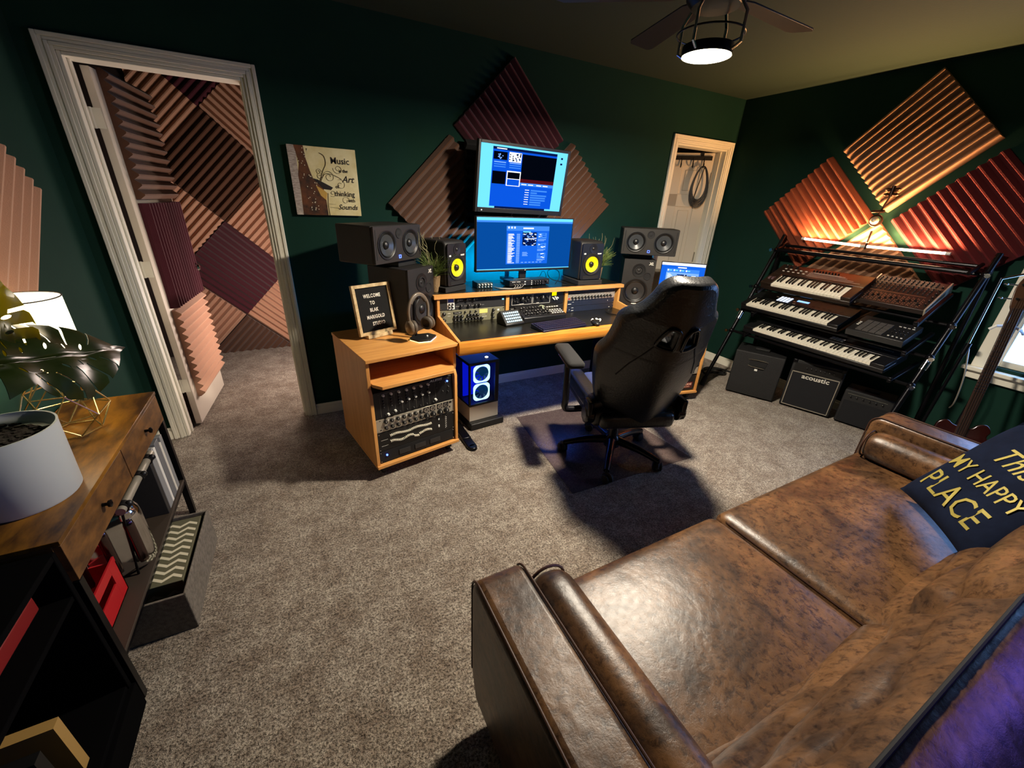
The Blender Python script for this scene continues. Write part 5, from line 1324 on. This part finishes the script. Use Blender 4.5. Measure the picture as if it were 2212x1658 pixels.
me = flat_curve([smooth_loop([(-.022, .79), (.024, .79), (.045, .84), (.048, .93), (.03, .985), (-.012, .99), (-.035, .93), (-.034, .86)], 3)], .007, .002); me.materials.append(mat('headstock', '#4a3020', .3)); inst('headstock', me, t, (0, 0, .024))
for k in range(4):
    sx_ = 1 if k % 2 else -1; yy = .85+.04*k
    B().cyl((sx_*.02, yy, .03), (sx_*.02, yy, .05), .006).cyl((sx_*.035, yy, .024), (sx_*.075, yy, .024), .004).sphere((sx_*.08, yy, .024), .012, 8, (1, .5, 1)).build('tuning_peg', CHROME, t)
b = B()
for k in range(4): x = -.015+.010*k; b.cyl((x, -.14, .040), (x*.9, .86, .041), .0009, n=5)
b.build('strings', CHROME, t)
B().box(-.04, .04, -.15, -.12, .022, .036).build('bridge', CHROME, t, bevel=.002)
for yy in (-.06, .0): B().box(-.035, .035, yy-.012, yy+.012, .022, .034).build('pickup', BLACK, t, bevel=.003)
for x, yy in ((.09, -.10), (.115, -.05)): B().cyl((x, yy, .022), (x, yy, .036), .011).build('knob', CHROME, t)
t = thing('guitar_stand', 'black tubular stand holding the bass guitar upright', 'stand', (3.44, .59, 0))
B().tube(spl([(-.20, .14, .01), (-.10, .10, .05), (.0, .05, .09), (.12, .03, .05), (.24, .06, .01)], 4), .009, 8).tube(spl([(-.18, -.16, .01), (-.08, -.08, .05), (.0, .0, .09)], 4), .009, 8).build('base', METAL, t)
B().cyl((.02, .03, .06), (.27, .08, .96), .009).build('post', METAL, t)
B().tube([(.24, .02, .93), (.20, .03, .955), (.27, .08, .96), (.20, .13, .955), (.20, .15, .93)], .008, 8).build('yoke', WHITE, t)

# ------------------------------------------------------------------ sideboard at the left wall
SX0, SX1, SY0, SY1, SZ = -.935, -.643, 1.185, 2.135, .672
SB = thing('sideboard', 'rustic brown console table with two drawers and black metal legs', 'sideboard', (SX0, SY0, 0))
Q = Matrix.Translation((-SX0, -SY0, 0))
B(Q).box(SX0, SX1, SY0, SY1, SZ-.014, SZ).build('top_board', RUSTIC, SB, bevel=.001)
B(Q).box(SX0, SX1-.018, SY0, SY0+.014, .53, SZ-.014).box(SX0, SX1-.018, SY1-.014, SY1, .53, SZ-.014).box(SX0, SX1-.02, SY0, SY1, .53, .538).box(SX0, SX0+.008, SY0, SY1, .53, SZ-.014).build('drawer_case', RUSTF, SB)
for y0, y1 in ((SY0+.003, SY0+.472), (SY0+.478, SY1-.003)):
    d = B(Q).box(SX1-.018, SX1-.002, y0, y1, .533, SZ-.017).build('drawer', RUSTF, SB, bevel=.001)
    inst('knob', B(Q).lathe([(.001, 0), (.006, .001), (.005, .012), (.011, .016), (.012, .022), (.001, .026)], c=(SX1-.002, (y0+y1)/2, .60), axis='x', n=14).mesh('knob', METAL), d)
for y_ in (SY0+.012, SY1-.012):
    for x in (SX0+.015, SX1-.015): B(Q).box(x-.012, x+.012, y_-.012, y_+.012, 0, .53).build('leg', METAL, SB, bevel=.001)
B(Q).box(SX0+.003, SX1-.003, SY0+.024, SY1-.024, .196, .208).build('lower_shelf', mat('dark_shelf', '#3b3128', .6), SB, bevel=.001)
for x in (SX0+.015, SX1-.015): B(Q).box(x-.010, x+.010, SY0+.024, SY1-.024, .180, .196).build('shelf_rail', METAL, SB)
# items on the lower shelf
t = thing('chrome_case', 'rounded chrome hard case standing on the sideboard shelf', 'case', (-.745, 1.555, .2085), R(28))
b = B().cushion(-.12, .12, -.055, .055, .0, .285, .05, 0, 10); b.build('shell', CHROME, t, smooth=60)
for z in (.07, .14, .21): B().cushion(z-.155, z-.125, -.066, -.045, .045, .235, .010, 0, 5).build('rib', mat('dark_chrome', '#6a5a5a', .2, metal=1), t, smooth=60)
B().tube([(-.111, .0, .03), (-.112, .0, .24), (-.09, 0, .273), (.09, 0, .273), (.112, 0, .24), (.111, 0, .03)], .006, 6).build('seal', BLACK, t)
B().tube([(-.05, 0, .283), (-.045, 0, .305), (.045, 0, .305), (.05, 0, .283)], .007, 8).build('handle', BLACK, t)
for x in (-.07, .07): B().box(x-.015, x+.015, -.062, -.045, .24, .27).build('latch', CHROME, t, bevel=.003)
t = thing('red_crate', 'red plastic organiser with a slot handle at the near end of shelf', 'crate', (-.90, 1.225, .2085))
RP = mat('red_plastic', '#b81c22', .4)
b = B()
b.box(0, .001, 0, .001, 0, .001)
for args in ((0, .20, 0, .006, 0, .13), (0, .20, .244, .25, 0, .13), (0, .006, 0, .25, 0, .13), (0, .20, 0, .25, 0, .006)): b.box(*args)
b.box(.194, .20, 0, .05, 0, .15).box(.194, .20, .20, .25, 0, .15).box(.194, .20, .05, .20, 0, .075).box(.194, .20, .05, .20, .115, .15)
b.build('shell', RP, t, bevel=.002)
t = thing('ring_binders', 'grey and white folders standing upright at the far shelf end', 'folders', (-.90, 1.86, .2085))
for k, (w_, h_, m) in enumerate(((.03, .27, GREYP), (.045, .29, mat('folder_grey', '#8a8c8e', .5)), (.02, .28, WHITE), (.05, .29, mat('folder_grey2', '#6e7074', .5)), (.02, .26, MARK), (.03, .28, mat('folder_grey', '#8a8c8e', .5)))):
    y0 = sum((.03, .045, .02, .05, .02, .03)[:k])+.004*k
    B().box(0, .245, y0, y0+w_, 0, h_).build('folder', m, t, bevel=.002)
t = thing('rolled_tube', 'silver rolled tube with black clips below the drawers', 'tube', (-.655, 1.52, .495))
B().cyl((0, 0, 0), (0, .38, .0), .014, n=16).build('tube', SILVER, t)
for y_ in (.03, .21, .33): B().cyl((0, y_-.012, 0), (0, y_+.012, 0), .0195, n=16).sphere((.018, y_, .008), .012, 8).build('clip', BLACK, t)
B().cyl((0, .01, 0), (-.03, .01, -.286), .004).build('prop', METAL, t); B().cyl((0, .37, 0), (-.03, .37, -.286), .004).build('prop', METAL, t)
# fabric bin with zigzag box on the floor under the shelf
t = thing('storage_bin', 'grey fabric bin on the carpet sticking out under the sideboard', 'bin', (-.88, 1.40, 0), R(-1))
GF = mat('grey_linen', '#5e574e', .95, bump=.3, bscale=300, col2='#7a7268', scale=60)
W, D, H = .345, .47, .178
B().box(0, W, 0, D, 0, .006).box(0, .008, 0, D, 0, H).box(W-.008, W, 0, D, 0, H).box(0, W, 0, .008, 0, H).box(0, W, D-.008, D, 0, H).build('shell', GF, t, bevel=.003)
t2 = thing('zigzag_box', 'box lid with white and olive zigzag pattern lying inside the fabric bin', 'box', (-.865, 1.48, .008), R(-1))
W, D, H = .31, .365, .165
B().box(0, W, 0, D, 0, H).build('box', mat('olive_card', '#5c5a44', .7), t2, bevel=.002)
b = B()
for r_ in range(9):
    y0 = .012+.037*r_; n_z = 10
    for k in range(n_z):
        xa, xb = .006+(W-.012)*k/n_z, .006+(W-.012)*(k+1)/n_z; za, zb = (0, .02) if k % 2 == 0 else (.02, 0)
        b.quad((xa, y0+za, H+.0006), (xb, y0+zb, H+.0006), (xb, y0+zb+.014, H+.0006), (xa, y0+za+.014, H+.0006))
b.build('zigzag_print', mat('cream_print', '#d9d2b8', .7), t2)
b = B()
for k in range(10):
    xa, xb = .006+(W-.012)*k/10, .006+(W-.012)*(k+1)/10; za, zb = (0, .02) if k % 2 == 0 else (.02, 0)
    for zz in (.04, .09): b.quad((xa, -.0008, zz+za), (xb, -.0008, zz+zb), (xb, -.0008, zz+zb+.016), (xa, -.0008, zz+za+.016))
b.build('front_zigzag', mat('grey_print', '#8f928c', .7), t2)
# dark box and floor pieces near the bottom left corner
t = thing('cube_shelf', 'black open-fronted cube shelf on a plinth at the near end of sideboard', 'shelf', (-.935, .60, 0))
W, D, H = .285, .57, .655
for nm, a in (('side_panel', (0, W, D-.016, D, .105, H)), ('side_panel', (0, W, 0, .016, .105, H)), ('top_panel', (0, W, .016, D-.016, H-.016, H)), ('back_panel', (0, .008, .016, D-.016, .105, H-.016)), ('shelf_board', (.008, W-.004, .016, D-.016, .500, .515)), ('bottom_panel', (.008, W-.004, .016, D-.016, .105, .121)), ('plinth', (0, W+.01, -.10, D, 0, .105))):
    B().box(*a).build(nm, mat('darkened_black', '#050506', .95, spec=.05), t, bevel=.002)  # colour sunk near black so the shelf stays dark under the lamp
B().box(0, .20, 0, .30, 0, .045).build('body', mat('dim_red_card', '#7a1210', .6), None, bevel=.004)
o = bpy.data.objects['body'] if False else C.objects[-1]; o.name = 'red_box'; o.location = (-.91, .84, .5155); tag(o, 'flat red box lying inside the black cube shelf', 'box')
for k, (x, m) in enumerate(((.04, mat('cream_spine', '#d8d2b0', .6)), (.085, mat('blue_spine', '#1c3c58', .5)), (.13, BLACK), (.18, mat('tan_spine', '#a8854a', .6)))):
    o = B().box(0, .235, 0, .028, 0, .23-.012*k).build('record_sleeve', m); o.location = (-.92, .66+x*1.6, .1215); tag(o, ('cream', 'blue', 'black', 'tan')[k]+' record sleeve standing upright in the black cube shelf', 'record sleeve', 'record sleeves in the cube shelf')
# ------------------------------------------------------------------ table lamp
t = thing('table_lamp', 'lit table lamp with white drum shade and gold wire base', 'lamp', (-.81, 1.84, SZ+.001))
def shade_mat():
    m = bpy.data.materials.new('lamp_shade'); m.use_nodes = True; nt = m.node_tree; nt.nodes.clear()
    o_ = nt.nodes.new('ShaderNodeOutputMaterial'); a = nt.nodes.new('ShaderNodeBsdfTranslucent'); d = nt.nodes.new('ShaderNodeBsdfDiffuse'); mx = nt.nodes.new('ShaderNodeMixShader')
    a.inputs[0].default_value = (.95, .9, .78, 1); d.inputs[0].default_value = (.9, .88, .8, 1); mx.inputs[0].default_value = .35
    e = nt.nodes.new('ShaderNodeEmission'); e.inputs[0].default_value = (1, .93, .68, 1); e.inputs[1].default_value = 1.2; ad = nt.nodes.new('ShaderNodeAddShader')
    nt.links.new(a.outputs[0], mx.inputs[1]); nt.links.new(d.outputs[0], mx.inputs[2]); nt.links.new(mx.outputs[0], ad.inputs[0]); nt.links.new(e.outputs[0], ad.inputs[1]); nt.links.new(ad.outputs[0], o_.inputs[0])
    return m
B().lathe([(.106, .285), (.106, .485)], n=48, closed=False).build('shade', shade_mat(), t, smooth=180)
for z in (.285, .485): B().tube([(.106*math.cos(a), .106*math.sin(a), z) for a in [2*PI*k/40 for k in range(40)]], .0022, 6, closed=True).build('shade_rim', GREYP, t)
B().cyl((0, 0, .30), (0, 0, .38), .016).build('socket', WHITE, t)
B().sphere((0, 0, .40), .028, 12, (1, 1, 1.2)).build('bulb', emat('bulb_glow', '#ffe2b0', 30), t, smooth=180)
GW = mat('gold_wire', '#c9b070', .25, metal=.9)
lv = [(.002, .075), (.075, .118), (.16, .085), (.235, .030)]; P_ = []
for k, (z, r_) in enumerate(lv): P_.append([(r_*math.cos(2*PI*(i+.5*(k % 2))/6), r_*math.sin(2*PI*(i+.5*(k % 2))/6), z+.002) for i in range(6)])
b = B()
for k in range(4):
    for i in range(6):
        b.cyl(P_[k][i], P_[k][(i+1) % 6], .0024, n=6)
        if k < 3:
            b.cyl(P_[k][i], P_[k+1][i], .0024, n=6); b.cyl(P_[k][i], P_[k+1][(i-1) % 6 if k % 2 == 0 else (i+1) % 6], .0024, n=6)
b.cyl((0, 0, .235), (0, 0, .30), .005)
for i in range(6): b.cyl(P_[3][i], (0, 0, .262), .0022, n=6)
b.build('wire_base', GW, t)
# ------------------------------------------------------------------ monstera
t = thing('potted_plant', 'large-leaved split-leaf plant in white pot in front of the table lamp', 'plant', (-.785, 1.43, SZ+.001))
B().lathe([(.001, 0), (.108, 0), (.114, .008), (.122, .21), (.123, .218), (.118, .218), (.112, .20), (.104, .19), (.001, .188)], n=48, closed=False).build('pot', mat('pale_pot', '#c4cbcc', .45), t, smooth=50)
b = B(); rn = random.Random(4)
b.lathe([(.105, .189), (.001, .193)], n=24, closed=False)
for k in range(160):
    a, r_ = rn.uniform(0, 2*PI), .1*math.sqrt(rn.random()); b.sphere((r_*math.cos(a), r_*math.sin(a), .192), rn.uniform(.003, .008), 5, (1.5, 1, .6))
b.build('soil', mat('soil', '#1e150f', .95), t)['kind'] = 'stuff'
LEAF = mat('monstera_leaf', '#131d05', .28, col2='#1c2a07', scale=5, spec=.3)
def leaf_trans(name, c):
    m = bpy.data.materials.new(name); m.use_nodes = True; nt = m.node_tree; bs = nt.nodes['Principled BSDF']; o_ = nt.nodes['Material Output']
    bs.inputs['Base Color'].default_value = lin(c); bs.inputs['Roughness'].default_value = .22
    tr = nt.nodes.new('ShaderNodeBsdfTranslucent'); tr.inputs[0].default_value = (.62, .55, .01, 1); mx = nt.nodes.new('ShaderNodeMixShader'); mx.inputs[0].default_value = .75
    nt.links.new(bs.outputs[0], mx.inputs[1]); nt.links.new(tr.outputs[0], mx.inputs[2]); nt.links.new(mx.outputs[0], o_.inputs[0]); return m
LEAFT = leaf_trans('monstera_leaf_backlit', '#26330c')
def monstera(base, tip, up_, width, m, seed, droop=.10, lobes=5, gap=.012):
    """leaf blade from base to tip; lobes divided by slits, oval holes near the midrib"""
    rn = random.Random(seed); base = Vector(base); tip = Vector(tip); d = tip-base; L = d.length; d.normalize()
    upv = Vector(up_); side = d.cross(upv).normalized(); nrm = side.cross(d).normalized()
    # outline in (u along, w across)
    prof = lambda u: width*(math.sin(PI*min(1, (u*.92+.08))**.75))*(1-.42*u)*1.08
    right = []; n = lobes
    for k in range(n):
        u0, u1 = k/n*.86-.02, (k+1)/n*.86-.02
        for j in range(5):
            u = u0+(u1-u0)*(j+.5)/5.5
            right.append((u+.10, prof(u)))
        if k < n-1: right.append((u1+.085, prof(u1)*.86)); right.append((u1+.01, prof(u1)*.34)); right.append((u1+.01+gap, prof(u1)*.33)); right.append((u1+.093+gap, prof(u1)*.86))
    pts = [(-.02, .0), (-.10, .06*width/.1)]+right+[(1.0, width*.10), (1.10, 0)]
    ol = [(u*L, w_) for u, w_ in pts]+[(u*L, -w_) for u, w_ in pts[::-1][1:-1]]
    hs = []
    for k in range(n-1):
        for sg in (-1, 1):
            u = (k+.45)/n*.86; c_ = (u*L+.01, sg*prof(u)*.26); a = .9*sg
            hs.append([(c_[0]+.012*math.cos(q)*math.cos(a)-.005*math.sin(q)*math.sin(a), c_[1]+.012*math.cos(q)*math.sin(a)+.005*math.sin(q)*math.cos(a)) for q in [2*PI*i/8 for i in range(8)]])
    me = flat_curve([ol]+hs, .0006)
    bm = bmesh.new(); bm.from_mesh(me)
    for i in range(1, 16):
        bmesh.ops.bisect_plane(bm, geom=bm.verts[:]+bm.edges[:]+bm.faces[:], plane_co=Vector((L*i/16, 0, 0)), plane_no=Vector((1, 0, 0)))
    for i in range(-7, 8):
        bmesh.ops.bisect_plane(bm, geom=bm.verts[:]+bm.edges[:]+bm.faces[:], plane_co=Vector((0, width*i/7.5, 0)), plane_no=Vector((0, 1, 0)))
    for v in bm.verts:
        x, y_, z = v.co; u = x/L; h_ = z + .22*abs(y_)*(1-abs(y_)/width*.9) - droop*u*u*.5 + .006*math.sin(34*x+18*abs(y_)) - abs(y_)**2*1.6
        v.co = base + d*x + side*y_ + nrm*h_
    bm.to_mesh(me); bm.free(); me.materials.append(m)
    me.polygons.foreach_set('use_smooth', [True]*len(me.polygons))
    lf = inst('leaf', me, t)
    rib = [base+d*(L*u)+nrm*(-droop*u*u*.5+.0012) for u in [i/12 for i in range(12)]]
    B().tube(rib, [.0026*(1-.7*i/12) for i in range(12)], 6).build('midrib', mat('leaf_rib', '#2c3a14', .4), lf)
    return rib[0]
def stem(p): B().tube(spl([(0.0, 0, .19), (p[0]*.25, p[1]*.25, .19+(p[2]-.19)*.6), (p[0]*.8, p[1]*.8, p[2]-.005), tuple(p)], 5), .0045, 8).build('stem', mat('stem_green', '#2c3a14', .4), t)
# base, tip given relative to the pot
stem(monstera((.085, -.03, .405), (.165, .459, .285), (.45, -.85, .55), .150, LEAF, 1, .02, 6))
stem(monstera((.05, .04, .37), (.065, .17, .57), (1, -.75, .1), .105, LEAFT, 2, .01, 5, .045))

# ------------------------------------------------------------------ ceiling fan with lamp
t = thing('ceiling_fan', 'dark ceiling fan with glowing round lamp below its hub', 'ceiling fan', (1.63, 1.47, ZC))
DW = mat('dark_blade', '#2a201a', .45)
B().lathe([(.001, 0), (.07, 0), (.065, -.03), (.015, -.04), (.015, -.10), (.10, -.11), (.115, -.13), (.115, -.19), (.09, -.215), (.001, -.22)], n=32).build('motor_housing', METAL, t)
for k in range(5):
    M = Matrix.Rotation(R(72*k+75), 4, 'Z') @ Matrix.Translation((0, 0, -.17)) @ Matrix.Rotation(R(10), 4, 'X')
    B(M).prism([(.10, -.02), (.17, -.05), (.60, -.065), (.63, -.05), (.63, .05), (.60, .065), (.17, .05), (.10, .02)], -.003, .003, 'xy').build('blade', DW, t, bevel=.001)
b = B(); b.lathe([(.001, 0), (.094, 0), (.094, .012), (.001, .012)], c=(0, 0, -.372), n=40); b.build('lamp_lens', emat('lamp_lens', '#fff0cc', 16), t)
B().lathe([(.097, 0), (.099, .02), (.099, .034), (.06, .042), (.001, .044)], c=(0, 0, -.372), n=40, closed=False).build('lamp_housing', METAL, t)
B().tube([(.128*math.cos(a), .128*math.sin(a), -.30) for a in [2*PI*k/40 for k in range(40)]], .0035, 8, closed=True).build('cage_ring', METAL, t)
for k in range(4):
    a = R(90*k+15); c_, s_ = math.cos(a), math.sin(a)
    B().tube([(.10*c_, .10*s_, -.21), (.128*c_, .128*s_, -.25), (.128*c_, .128*s_, -.345), (.10*c_, .10*s_, -.362)], .006, 8).build('cage_rod', CHROME, t)

# ------------------------------------------------------------------ tidy : one update so that parents are final
bpy.context.view_layer.update()
